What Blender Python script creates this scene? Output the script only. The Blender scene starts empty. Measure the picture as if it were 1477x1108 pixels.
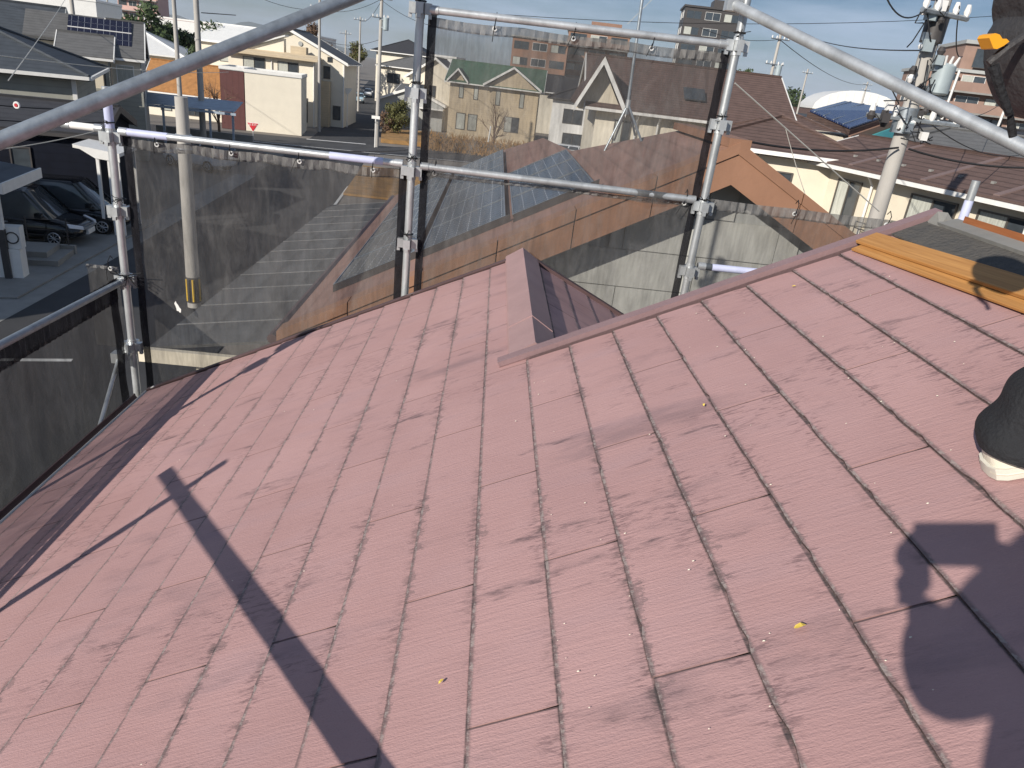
import bpy, math, random
from mathutils import Vector, Matrix, noise
random.seed(7)
sc = bpy.context.scene
col = sc.collection
R = math.radians

# ------------------------------------------------------------------ camera
CZ = 7.2
F, PX, PY = 1036.8, 738.5, 554.0
PITCH, ROLL, AZ = 0.40459584, 0.12195212, 0.0637027
SL = 0.45781546                                   # roof slope
TS, CS, SS = math.tan(SL), math.cos(SL), math.sin(SL)
PD = 1.0519                                       # camera to roof plane
ZR0 = CZ - PD / CS
EXP = 0.182                                       # slate exposure
def _axes():
    cp, sp = math.cos(PITCH), math.sin(PITCH)
    f0 = Vector((0, cp, -sp)); u0 = Vector((0, sp, cp)); x0 = Vector((1, 0, 0))
    x = x0 * math.cos(ROLL) + u0 * math.sin(ROLL); u = u0 * math.cos(ROLL) - x0 * math.sin(ROLL)
    rz = Matrix.Rotation(-AZ, 3, 'Z')
    return rz @ x, rz @ u, rz @ f0
CX, CU, CF = _axes()
cam_d = bpy.data.cameras.new('camera'); cam = bpy.data.objects.new('camera', cam_d); col.objects.link(cam)
cam_d.sensor_width = 36.0; cam_d.lens = F / 1477 * 36; cam_d.clip_start = 0.02; cam_d.clip_end = 20000
m = Matrix((CX, CU, -CF)).transposed().to_4x4(); m.translation = (0, 0, CZ); cam.matrix_world = m
sc.camera = cam
def ray(px, py): return CX * ((px - PX) / F) - CU * ((py - PY) / F) + CF
def A(px, py, y):                                 # point of a sight line at world depth y
    d = ray(px, py); return Vector((0, 0, CZ)) + d * (y / d.y)
def AG(px, py, z=0.0):
    d = ray(px, py); return Vector((0, 0, CZ)) + d * ((z - CZ) / d.z)
def AR(px, py):
    d = ray(px, py); return Vector((0, 0, CZ)) + d * ((ZR0 - CZ) / (d.z - d.x * TS))

# ------------------------------------------------------------------ sky and sun
LD = Vector((0.581, 0.693, -0.427)).normalized()  # direction the sunlight travels
EL = math.asin(-LD.z)
world = bpy.data.worlds.new('World'); sc.world = world; world.use_nodes = True
wn, wl = world.node_tree.nodes, world.node_tree.links
wn.clear()
out = wn.new('ShaderNodeOutputWorld'); bg = wn.new('ShaderNodeBackground'); bg.inputs[1].default_value = 0.05
sky = wn.new('ShaderNodeTexSky'); sky.sky_type = 'NISHITA'; sky.sun_disc = False
sky.sun_elevation = EL; sky.sun_rotation = math.atan2(-LD.x, -LD.y)
sky.air_density = 1.1; sky.dust_density = .3; sky.ozone_density = 2.5; sky.altitude = 10
tc = wn.new('ShaderNodeTexCoord'); mp = wn.new('ShaderNodeMapping'); mp.inputs['Scale'].default_value = (1.6, 1.6, 10)
nz = wn.new('ShaderNodeTexNoise'); nz.inputs['Scale'].default_value = 2.2; nz.inputs['Detail'].default_value = 8; nz.inputs['Roughness'].default_value = .55
cr = wn.new('ShaderNodeValToRGB'); cr.color_ramp.elements[0].position = .42; cr.color_ramp.elements[1].position = .66
cr.color_ramp.elements[0].color = (0.06, 0.06, 0.06, 1); cr.color_ramp.elements[1].color = (.75, .75, .75, 1)
mx = wn.new('ShaderNodeMix'); mx.data_type = 'RGBA'; mx.inputs[7].default_value = (11.0, 10.8, 10.6, 1)
hs = wn.new('ShaderNodeHueSaturation'); hs.inputs['Saturation'].default_value = 1.0; hs.inputs['Value'].default_value = .78
wl.new(tc.outputs['Generated'], mp.inputs[0]); wl.new(mp.outputs[0], nz.inputs['Vector']); wl.new(nz.outputs[0], cr.inputs[0])
wl.new(sky.outputs[0], hs.inputs['Color'])
wl.new(cr.outputs[0], mx.inputs[0]); wl.new(hs.outputs[0], mx.inputs[6]); tn = wn.new('ShaderNodeMix'); tn.data_type = 'RGBA'; tn.blend_type = 'MULTIPLY'; tn.inputs[0].default_value = 1; tn.inputs[7].default_value = (.76, .97, 1.30, 1)
wl.new(mx.outputs[2], tn.inputs[6]); wl.new(tn.outputs[2], bg.inputs[0]); wl.new(bg.outputs[0], out.inputs[0])
sun_d = bpy.data.lights.new('sun', 'SUN'); sun_d.energy = 5.0; sun_d.angle = R(0.53); sun_d.color = (1, .93, .83)
sun = bpy.data.objects.new('sun', sun_d); col.objects.link(sun); sun.location = (-20, -25, 30)
sun.rotation_euler = LD.to_track_quat('-Z', 'Y').to_euler()
sc.view_settings.view_transform = 'Standard'; sc.view_settings.look = 'None'; sc.view_settings.gamma = 1
sc.view_settings.exposure = 0.17
sc.render.engine = 'CYCLES'; sc.cycles.transparent_max_bounces = 24; sc.cycles.max_bounces = 8

# ------------------------------------------------------------------ materials
MATS = {}
def nd(nt, t, **k):
    n = nt.nodes.new(t)
    for a, v in k.items():
        if a.startswith('i_'): n.inputs[a[2:].replace('_', ' ')].default_value = v
        else: setattr(n, a, v)
    return n
def c4(c): return (c[0], c[1], c[2], 1)
def mat(name, c, rough=.7, metal=0, var=.18, nscale=3.0, bump=0.0, bscale=40.0, band=0.0, banddepth=.4, spec=.4, stretch=(1, 1, 1), dirt=None, coords='Object', bandaxis='Z'):
    """principled material with mottled colour, optional fine relief and course lines with lap shade in the colour"""
    if name in MATS: return MATS[name]
    mt = bpy.data.materials.new(name); mt.use_nodes = True; nt = mt.node_tree; nt.nodes.clear()
    o = nd(nt, 'ShaderNodeOutputMaterial'); p = nd(nt, 'ShaderNodeBsdfPrincipled')
    p.inputs['Roughness'].default_value = rough; p.inputs['Metallic'].default_value = metal
    p.inputs['Specular IOR Level'].default_value = spec
    nt.links.new(p.outputs[0], o.inputs[0])
    t = nd(nt, 'ShaderNodeTexCoord'); mpp = nd(nt, 'ShaderNodeMapping'); mpp.inputs['Scale'].default_value = stretch
    nt.links.new(t.outputs[coords], mpp.inputs[0])
    n1 = nd(nt, 'ShaderNodeTexNoise', i_Scale=nscale, i_Detail=7.0, i_Roughness=.62)
    nt.links.new(mpp.outputs[0], n1.inputs['Vector'])
    rp = nd(nt, 'ShaderNodeValToRGB'); rp.color_ramp.elements[0].position = .25; rp.color_ramp.elements[1].position = .75
    d = dirt or tuple(x * (1 - var) for x in c)
    rp.color_ramp.elements[0].color = c4(d); rp.color_ramp.elements[1].color = c4(tuple(min(1, x * (1 + var * .7)) for x in c))
    nt.links.new(n1.outputs[0], rp.inputs[0])
    src = rp.outputs[0]
    oi = nd(nt, 'ShaderNodeObjectInfo'); mr = nd(nt, 'ShaderNodeMapRange'); mr.inputs['To Min'].default_value = 1 - var * .35; mr.inputs['To Max'].default_value = 1 + var * .35
    nt.links.new(oi.outputs['Random'], mr.inputs[0])
    mm = nd(nt, 'ShaderNodeVectorMath', operation='SCALE'); nt.links.new(src, mm.inputs[0]); nt.links.new(mr.outputs[0], mm.inputs['Scale']); src = mm.outputs[0]
    hgt = None
    if bump:
        n2 = nd(nt, 'ShaderNodeTexNoise', i_Scale=bscale, i_Detail=5.0); nt.links.new(mpp.outputs[0], n2.inputs['Vector']); hgt = n2.outputs[0]
        b = nd(nt, 'ShaderNodeBump', i_Strength=bump, i_Distance=.02); nt.links.new(hgt, b.inputs['Height']); nt.links.new(b.outputs[0], p.inputs['Normal'])
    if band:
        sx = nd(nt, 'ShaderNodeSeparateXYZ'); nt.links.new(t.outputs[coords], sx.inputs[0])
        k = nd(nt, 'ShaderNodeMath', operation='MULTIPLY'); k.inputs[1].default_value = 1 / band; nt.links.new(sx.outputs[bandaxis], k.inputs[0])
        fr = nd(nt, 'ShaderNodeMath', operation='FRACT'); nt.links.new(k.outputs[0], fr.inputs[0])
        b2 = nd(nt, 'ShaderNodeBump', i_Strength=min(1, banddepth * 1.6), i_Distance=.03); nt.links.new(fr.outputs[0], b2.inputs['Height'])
        lap_shade = nd(nt, 'ShaderNodeMapRange', interpolation_type='SMOOTHSTEP'); lap_shade.inputs['From Min'].default_value = .05; lap_shade.inputs['From Max'].default_value = .3; lap_shade.inputs['To Min'].default_value = 1 - .45 * min(1, banddepth); nt.links.new(fr.outputs[0], lap_shade.inputs[0])  # shade of each lap painted into the colour, on top of the bump
        m3 = nd(nt, 'ShaderNodeVectorMath', operation='SCALE'); nt.links.new(src, m3.inputs[0]); nt.links.new(lap_shade.outputs[0], m3.inputs['Scale']); src = m3.outputs[0]
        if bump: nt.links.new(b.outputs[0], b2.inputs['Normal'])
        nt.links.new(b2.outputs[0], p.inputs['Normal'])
    nt.links.new(src, p.inputs['Base Color'])
    MATS[name] = mt
    return mt
def net_mat(name, c, dens, var):
    mt = bpy.data.materials.new(name); mt.use_nodes = True; nt = mt.node_tree; nt.nodes.clear()
    o = nd(nt, 'ShaderNodeOutputMaterial'); tr = nd(nt, 'ShaderNodeBsdfTransparent')
    df = nd(nt, 'ShaderNodeBsdfDiffuse'); df.inputs[0].default_value = c4(c); tl = nd(nt, 'ShaderNodeBsdfTranslucent'); tl.inputs[0].default_value = c4(c)
    ad = nd(nt, 'ShaderNodeMixShader'); ad.inputs[0].default_value = .3
    t = nd(nt, 'ShaderNodeTexCoord'); mpp = nd(nt, 'ShaderNodeMapping'); mpp.inputs['Scale'].default_value = (1, 1, .35)
    n1 = nd(nt, 'ShaderNodeTexNoise', i_Scale=5.0, i_Detail=6.0, i_Roughness=.6)
    n2 = nd(nt, 'ShaderNodeTexNoise', i_Scale=55.0, i_Detail=3.0)
    m2 = nd(nt, 'ShaderNodeMapping'); m2.inputs['Scale'].default_value = (1, 1, .12)
    nt.links.new(t.outputs['Object'], mpp.inputs[0]); nt.links.new(mpp.outputs[0], n1.inputs['Vector']); nt.links.new(t.outputs['Object'], m2.inputs[0]); nt.links.new(m2.outputs[0], n2.inputs['Vector'])
    av = nd(nt, 'ShaderNodeMath', operation='MULTIPLY_ADD'); av.inputs[1].default_value = .4; nt.links.new(n2.outputs[0], av.inputs[0]); nt.links.new(n1.outputs[0], av.inputs[2])
    mr = nd(nt, 'ShaderNodeMapRange'); mr.inputs['From Min'].default_value = .48; mr.inputs['From Max'].default_value = .92; mr.inputs['To Min'].default_value = dens - var; mr.inputs['To Max'].default_value = dens + var
    nt.links.new(av.outputs[0], mr.inputs[0])
    mxs = nd(nt, 'ShaderNodeMixShader')
    nt.links.new(df.outputs[0], ad.inputs[1]); nt.links.new(tl.outputs[0], ad.inputs[2])
    n3 = nd(nt, 'ShaderNodeTexNoise', i_Scale=9.0, i_Detail=5.0, i_Roughness=.7, i_Distortion=1.5); nt.links.new(mpp.outputs[0], n3.inputs['Vector'])
    r3 = nd(nt, 'ShaderNodeValToRGB'); r3.color_ramp.elements[0].position = .42; r3.color_ramp.elements[1].position = .72; r3.color_ramp.elements[0].color = c4(tuple(v * .8 for v in c)); r3.color_ramp.elements[1].color = c4(tuple(v * 1.55 for v in c))
    nt.links.new(n3.outputs[0], r3.inputs[0]); nt.links.new(r3.outputs[0], df.inputs[0]); nt.links.new(r3.outputs[0], tl.inputs[0])
    nt.links.new(mr.outputs[0], mxs.inputs[0]); nt.links.new(tr.outputs[0], mxs.inputs[1]); nt.links.new(ad.outputs[0], mxs.inputs[2]); nt.links.new(mxs.outputs[0], o.inputs[0])
    return mt
def slate_mat():
    mt = bpy.data.materials.new('faded_pink_slate'); mt.use_nodes = True; nt = mt.node_tree; nt.nodes.clear(); L = nt.links.new
    o = nd(nt, 'ShaderNodeOutputMaterial'); p = nd(nt, 'ShaderNodeBsdfPrincipled'); p.inputs['Specular IOR Level'].default_value = .35
    L(p.outputs[0], o.inputs[0])
    t = nd(nt, 'ShaderNodeTexCoord'); g = nd(nt, 'ShaderNodeNewGeometry')
    # world position laid into the roof: x along the course, y up the slope
    mp1 = nd(nt, 'ShaderNodeMapping'); mp1.inputs['Rotation'].default_value = (0, SL, 0); L(g.outputs['Position'], mp1.inputs[0])
    def sc_(sx, sy):
        mm = nd(nt, 'ShaderNodeMapping'); mm.inputs['Scale'].default_value = (sy, sx, 1.0); L(mp1.outputs[0], mm.inputs[0]); return mm.outputs[0]
    def nz_(v, s, det=5.0, r=.6):
        n = nd(nt, 'ShaderNodeTexNoise', i_Scale=s, i_Detail=det, i_Roughness=r); L(v, n.inputs['Vector']); return n.outputs[0]
    def rmp(v, a, b, lo=0.0, hi=1.0):
        r = nd(nt, 'ShaderNodeMapRange', interpolation_type='SMOOTHSTEP'); r.inputs['From Min'].default_value = a; r.inputs['From Max'].default_value = b
        r.inputs['To Min'].default_value = lo; r.inputs['To Max'].default_value = hi; L(v, r.inputs[0]); return r.outputs[0]
    def mul(a, b, op='MULTIPLY'):
        n = nd(nt, 'ShaderNodeMath', operation=op, use_clamp=True); L(a, n.inputs[0])
        if isinstance(b, float): n.inputs[1].default_value = b
        else: L(b, n.inputs[1])
        return n.outputs[0]
    def mixc(f, a, b):
        n = nd(nt, 'ShaderNodeMix', data_type='RGBA'); L(f, n.inputs[0])
        for i, v in ((6, a), (7, b)):
            if isinstance(v, tuple): n.inputs[i].default_value = c4(v)
            else: L(v, n.inputs[i])
        return n.outputs[2]
    grain = nz_(sc_(150, 9), 1.0, 4.0, .55)               # embossed streaks running up the slope
    grain2 = nz_(sc_(60, 14), 1.0, 3.0)
    big = nz_(sc_(1, 1), 1.3, 6.0); mid = nz_(sc_(7, 2.2), 1.0, 6.0)
    base = mixc(rmp(big, .32, .68), (.405, .243, .233), (.465, .288, .278))
    base = mixc(rmp(mid, .45, .8, 0, .55), base, (.375, .25, .262))
    oi = nd(nt, 'ShaderNodeObjectInfo'); rv = rmp(oi.outputs['Random'], 0, 1, .0, .28); base = mixc(rv, base, (.365, .222, .218))
    # rubbed streaks: dark grain shows where the paint has worn
    s = nd(nt, 'ShaderNodeSeparateXYZ'); L(t.outputs['Object'], s.inputs[0]); ly = s.outputs['Y']
    near = nd(nt, 'ShaderNodeMath', operation='ADD'); L(rmp(ly, .05, .0, 0, .12), near.inputs[0]); L(rmp(ly, .11, .18, 0, .12), near.inputs[1])
    wz = nd(nt, 'ShaderNodeMath', operation='ADD'); L(nz_(sc_(2.6, 1.3), 1.0, 5.0), wz.inputs[0]); L(near.outputs[0], wz.inputs[1])
    wear = mul(rmp(wz.outputs[0], .54, .72), rmp(nz_(sc_(130, 26), 1.0, 3.0, .6), .52, .62)); base = mixc(mul(wear, .6), base, (.14, .085, .09))
    smear = rmp(nz_(sc_(5, 1.5), 1.0, 6.0, .6),   .55, .74, 0, .5); base = mixc(smear, base, (.17, .12, .13))
    stain = rmp(nz_(sc_(9, 2.4), 1.0, 7.0, .68), .585, .72); stain = mul(stain, rmp(grain2, .33, .56)); base = mixc(mul(stain, .8), base, (.085, .062, .068))
    # dirt and worn lip along the butt edge (local y is up the slope)
    jag = nz_(sc_(34, 20), 1.0, 5.0, .7); jag2 = nz_(sc_(2.7, 2.0), 1.0, 4.0)
    reach = nd(nt, 'ShaderNodeMath', operation='MULTIPLY'); L(rmp(jag, .35, .75), reach.inputs[0]); L(rmp(jag2, .40, .72, .004, .055), reach.inputs[1])
    edge = nd(nt, 'ShaderNodeMath', operation='LESS_THAN'); L(ly, edge.inputs[0]); L(reach.outputs[0], edge.inputs[1])
    base = mixc(mul(edge.outputs[0], .45), base, (.14, .105, .105))
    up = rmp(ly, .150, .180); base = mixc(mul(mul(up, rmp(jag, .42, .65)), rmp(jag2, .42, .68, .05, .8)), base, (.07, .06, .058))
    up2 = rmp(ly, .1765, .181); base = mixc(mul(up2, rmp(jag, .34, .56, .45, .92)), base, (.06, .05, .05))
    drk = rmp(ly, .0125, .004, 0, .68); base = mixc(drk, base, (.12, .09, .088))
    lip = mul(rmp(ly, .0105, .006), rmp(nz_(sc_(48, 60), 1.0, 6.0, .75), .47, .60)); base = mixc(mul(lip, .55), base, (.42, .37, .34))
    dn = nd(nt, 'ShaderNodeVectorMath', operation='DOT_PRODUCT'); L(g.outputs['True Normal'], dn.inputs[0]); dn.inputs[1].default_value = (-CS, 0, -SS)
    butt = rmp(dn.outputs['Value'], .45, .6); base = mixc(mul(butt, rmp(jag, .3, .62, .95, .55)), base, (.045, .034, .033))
    ends = rmp(s.outputs['X'], .004, .0025); base = mixc(mul(ends, .8), base, (.06, .045, .045))
    vor = nd(nt, 'ShaderNodeTexVoronoi', i_Scale=1.0); L(sc_(55, 55), vor.inputs['Vector'])
    sp = mul(rmp(vor.outputs['Distance'], .10, .05), rmp(vor.outputs['Color'], .985, .99)); base = mixc(sp, base, (.75, .7, .62))
    L(base, p.inputs['Base Color']); L(rmp(mid, .3, .8, .5, .75), p.inputs['Roughness'])
    b1 = nd(nt, 'ShaderNodeBump', i_Strength=.34, i_Distance=.005); L(grain, b1.inputs['Height'])
    b2 = nd(nt, 'ShaderNodeBump', i_Strength=.35, i_Distance=.004); L(nz_(sc_(320, 160), 1.0, 2.0), b2.inputs['Height']); L(b1.outputs[0], b2.inputs['Normal']); L(b2.outputs[0], p.inputs['Normal'])
    return mt
def wood_mat(name, c1, c2):
    mt = bpy.data.materials.new(name); mt.use_nodes = True; nt = mt.node_tree; L = nt.links.new; p = nt.nodes['Principled BSDF']; p.inputs['Roughness'].default_value = .65
    t = nd(nt, 'ShaderNodeTexCoord'); mm = nd(nt, 'ShaderNodeMapping'); mm.inputs['Scale'].default_value = (70, 2.2, 70); L(t.outputs['Object'], mm.inputs[0])
    n = nd(nt, 'ShaderNodeTexNoise', i_Scale=1.0, i_Detail=6.0, i_Distortion=1.2); L(mm.outputs[0], n.inputs['Vector'])
    r = nd(nt, 'ShaderNodeValToRGB'); r.color_ramp.elements[0].position = .3; r.color_ramp.elements[1].position = .7; r.color_ramp.elements[0].color = c4(c1); r.color_ramp.elements[1].color = c4(c2)
    L(n.outputs[0], r.inputs[0])
    v = nd(nt, 'ShaderNodeTexVoronoi', i_Scale=3.2); L(t.outputs['Object'], v.inputs['Vector'])
    k = nd(nt, 'ShaderNodeMapRange'); k.inputs['From Min'].default_value = .035; k.inputs['From Max'].default_value = .02; L(v.outputs['Distance'], k.inputs[0])
    x = nd(nt, 'ShaderNodeMix', data_type='RGBA'); L(k.outputs[0], x.inputs[0]); L(r.outputs[0], x.inputs[6]); x.inputs[7].default_value = (.07, .025, .008, 1)
    L(x.outputs[2], p.inputs['Base Color'])
    b = nd(nt, 'ShaderNodeBump', i_Strength=.25, i_Distance=.004); L(n.outputs[0], b.inputs['Height']); L(b.outputs[0], p.inputs['Normal'])
    return mt
def solar_mat(name, c, px, py, line):
    """photovoltaic glass: cells px by py (object metres) with pale conductor lines"""
    mt = bpy.data.materials.new(name); mt.use_nodes = True; nt = mt.node_tree; L = nt.links.new; p = nt.nodes['Principled BSDF']; p.inputs['Roughness'].default_value = .22
    t = nd(nt, 'ShaderNodeTexCoord'); s = nd(nt, 'ShaderNodeSeparateXYZ'); L(t.outputs['Object'], s.inputs[0])
    def ln(o_, per, w):
        a = nd(nt, 'ShaderNodeMath', operation='PINGPONG'); a.inputs[1].default_value = per / 2; L(o_, a.inputs[0])
        b = nd(nt, 'ShaderNodeMath', operation='LESS_THAN'); b.inputs[1].default_value = w; L(a.outputs[0], b.inputs[0]); return b.outputs[0]
    l1 = ln(s.outputs['X'], px, line); l2 = ln(s.outputs['Y'], py, .035); l3 = ln(s.outputs['Y'], py, .004)
    g = nd(nt, 'ShaderNodeMath', operation='MULTIPLY'); inv = nd(nt, 'ShaderNodeMath', operation='SUBTRACT'); inv.inputs[0].default_value = 1.0; L(l2, inv.inputs[1]); L(l1, g.inputs[0]); L(inv.outputs[0], g.inputs[1])
    q = nd(nt, 'ShaderNodeMath', operation='MAXIMUM'); L(g.outputs[0], q.inputs[0]); L(l3, q.inputs[1])
    x = nd(nt, 'ShaderNodeMix', data_type='RGBA'); L(q.outputs[0], x.inputs[0]); x.inputs[6].default_value = c4(c); x.inputs[7].default_value = (.38, .4, .43, 1)
    L(x.outputs[2], p.inputs['Base Color'])
    return mt

M_SLATE = slate_mat()
M_CAP = mat('mauve_ridge_metal', (.37, .24, .235), .45, 0, .12, 6, .1, 60)
M_CAPD = mat('brown_trim_metal', (.10, .062, .062), .45, 0, .15, 8)
M_FELT = mat('old_roofing_felt', (.04, .04, .04), .85, 0, .5, 14, .6, 60, dirt=(.10, .09, .078))
M_GALV = mat('galvanised_steel', (.54, .56, .57), .40, .6, .35, 9, .06, 40, stretch=(1, 1, .5))
M_GALVD = mat('weathered_steel_pipe', (.33, .365, .395), .40, .6, .3, 16, .08, 50)
M_SLEEVE = mat('lavender_plastic_sleeve', (.52, .55, .74), .5, 0, .15, 9)
M_TIE = mat('black_cable_tie', (.012, .012, .013), .5)
M_NET = net_mat('grey_mesh_net', (.105, .102, .10), .52, .20)
M_NETS = net_mat('dense_side_net', (.085, .083, .082), .62, .14)
M_NETD = net_mat('dense_mesh_hem', (.21, .205, .20), .80, .12)
M_BAND = net_mat('black_net_webbing', (.022, .022, .026), .93, .05)
M_EYE = mat('brass_white_eyelet', (.8, .8, .78), .3, .3)
M_WOOD = wood_mat('new_pine_board', (.36, .165, .045), (.53, .27, .085))
M_WOODR = wood_mat('reddish_old_board', (.23, .075, .025), (.36, .13, .045))
M_ASPH = mat('asphalt', (.055, .056, .06), .9, 0, .3, .6, .4, 30)
M_CONC = mat('concrete', (.26, .255, .24), .85, 0, .2, 1.5, .2, 20)
M_POLE = mat('concrete_pole', (.42, .40, .37), .8, 0, .18, 2.5, .1, 30, stretch=(1, 1, .3))
M_PAINT = mat('white_road_paint', (.7, .7, .68), .7, 0, .25, 3)
M_GRASSD = mat('dry_grass', (.36, .20, .075), .95, 0, .4, 1.2, .8, 12, dirt=(.2, .13, .06))
M_EARTH = mat('ground_earth', (.20, .18, .16), .95, 0, .3, .15, .3, 4)
M_GLASS = mat('window_glass', (.05, .06, .07), .06, 0, .3, 2, spec=.8)
M_CURT = mat('curtained_glass', (.48, .49, .44), .18, 0, .4, 6, stretch=(6, 6, .3), spec=.8)
M_WHITE = mat('white_trim', (.78, .77, .74), .5, 0, .08, 4)
M_DARKT = mat('dark_trim', (.06, .055, .055), .5, 0, .15, 4)
M_ALU = mat('bronze_window_frame', (.12, .11, .10), .4, .3, .1, 4)
M_CREAM = mat('cream_wall', (.72, .65, .52), .85, 0, .08, 1.5, .15, 50)
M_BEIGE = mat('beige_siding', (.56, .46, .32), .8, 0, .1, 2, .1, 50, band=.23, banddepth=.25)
M_IVORY = mat('ivory_wall', (.76, .70, .58), .85, 0, .07, 1.2, .1, 40)
M_GREY = mat('grey_wall', (.38, .39, .38), .8, 0, .1, 2, .1, 50)
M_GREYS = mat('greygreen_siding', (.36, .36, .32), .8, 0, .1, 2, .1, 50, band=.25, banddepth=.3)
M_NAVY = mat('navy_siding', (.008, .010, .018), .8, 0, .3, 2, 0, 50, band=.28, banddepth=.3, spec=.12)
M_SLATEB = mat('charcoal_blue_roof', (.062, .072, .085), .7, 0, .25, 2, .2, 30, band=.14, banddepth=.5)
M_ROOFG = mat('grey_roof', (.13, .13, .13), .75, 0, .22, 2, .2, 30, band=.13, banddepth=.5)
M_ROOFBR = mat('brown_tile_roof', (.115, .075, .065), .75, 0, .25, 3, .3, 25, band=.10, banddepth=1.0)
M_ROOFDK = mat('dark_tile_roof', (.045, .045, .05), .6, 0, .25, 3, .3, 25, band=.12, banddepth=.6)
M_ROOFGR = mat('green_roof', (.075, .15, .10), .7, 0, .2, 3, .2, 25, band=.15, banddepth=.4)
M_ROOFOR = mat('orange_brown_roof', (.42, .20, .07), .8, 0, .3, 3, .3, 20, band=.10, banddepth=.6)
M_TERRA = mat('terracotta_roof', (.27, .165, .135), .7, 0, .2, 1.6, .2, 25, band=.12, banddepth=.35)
M_TERRAF = mat('terracotta_fascia', (.30, .16, .10), .6, 0, .15, 2, .1, 30)
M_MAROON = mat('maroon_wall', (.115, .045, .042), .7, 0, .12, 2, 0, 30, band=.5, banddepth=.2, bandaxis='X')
M_BRICKP = mat('pink_brown_brick', (.31, .205, .165), .8, 0, .14, 1, .1, 10)
M_BRICKB = mat('brown_brick', (.27, .16, .115), .85, 0, .12, 1, .1, 10)
M_TEAL = mat('teal_gutter', (.09, .40, .42), .5, 0, .1, 3)
M_CORR = mat('blue_grey_corrugated', (.34, .40, .47), .45, .1, .15, 3)
M_BLACKCAR = mat('black_car_paint', (.012, .013, .016), .12, .2, .1, 2, spec=.7)
M_WHITECAR = mat('white_car_paint', (.7, .72, .74), .2, 0, .05, 2, spec=.6)
M_BLUECAR = mat('pale_blue_car_paint', (.42, .58, .66), .2, .1, .05, 2, spec=.6)
M_TYRE = mat('tyre_rubber', (.02, .02, .02), .85)
M_RIM = mat('alloy_rim', (.55, .56, .58), .3, .8)
M_LAMP = mat('car_lamp_glass', (.72, .75, .8), .1, 0, .05, 3, spec=.9)
M_RED = mat('red_lamp', (.45, .02, .02), .3)
M_BLACK = mat('black_cloth', (.016, .017, .02), .85, 0, .3, 12, .4, 120)
M_POUCH = mat('worn_black_nylon', (.05, .048, .05), .6, 0, .35, 9, .3, 70)
M_SHOE = mat('cream_canvas_shoe', (.74, .70, .58), .7, 0, .12, 10, .15, 200)
M_SOLE = mat('off_white_rubber', (.66, .63, .55), .6, 0, .12, 14)
M_SKIN = mat('skin', (.50, .30, .21), .55, 0, .1, 8)
M_ORANGE = mat('orange_yellow_plastic', (.80, .36, .02), .4, 0, .08, 8)
M_WIRE = mat('black_wire', (.015, .015, .017), .6)
M_WIREW = mat('pale_guy_wire', (.6, .58, .52), .5, .3)
M_TRUNK = mat('bark', (.12, .09, .065), .9, 0, .3, 10, .4, 30)
M_LEAF = mat('evergreen_leaf', (.055, .085, .03), .7, 0, .5, 6)
M_LEAFB = mat('brown_twig', (.16, .10, .065), .8, 0, .4, 6)
M_LEAFY = mat('olive_leaf', (.12, .12, .04), .7, 0, .5, 6)
M_HILL = mat('wooded_hill', (.05, .07, .06), .95, 0, .3, .004)
M_YEL = mat('yellow_guard', (.72, .46, .04), .5, 0, .1, 6)
M_STOP = mat('red_sign_face', (.55, .03, .04), .4, 0, .08, 5)
M_PV = solar_mat('pv_glass_grey', (.04, .05, .068), .158, .158, .006)
M_PVB = solar_mat('pv_glass_blue', (.012, .03, .10), .165, .165, .003)
M_PVD = solar_mat('pv_glass_dark', (.012, .013, .03), .32, 1.2, .006)
M_TRANS = mat('transformer_enamel', (.36, .42, .44), .45, .1, .12, 4)
M_PORC = mat('porcelain_insulator', (.75, .74, .72), .25, 0, .05, 5)
M_PINK = mat('pink_tower', (.62, .40, .35), .8, 0, .1, .5)
M_METW = mat('white_metal_sheet', (.72, .72, .70), .5, 0, .08, 2)
M_FLAKE = mat('paint_flake', (.75, .70, .58), .8, 0, .2, 30)
M_LEAFL = mat('yellow_leaf', (.75, .55, .10), .7, 0, .2, 30)

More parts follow.
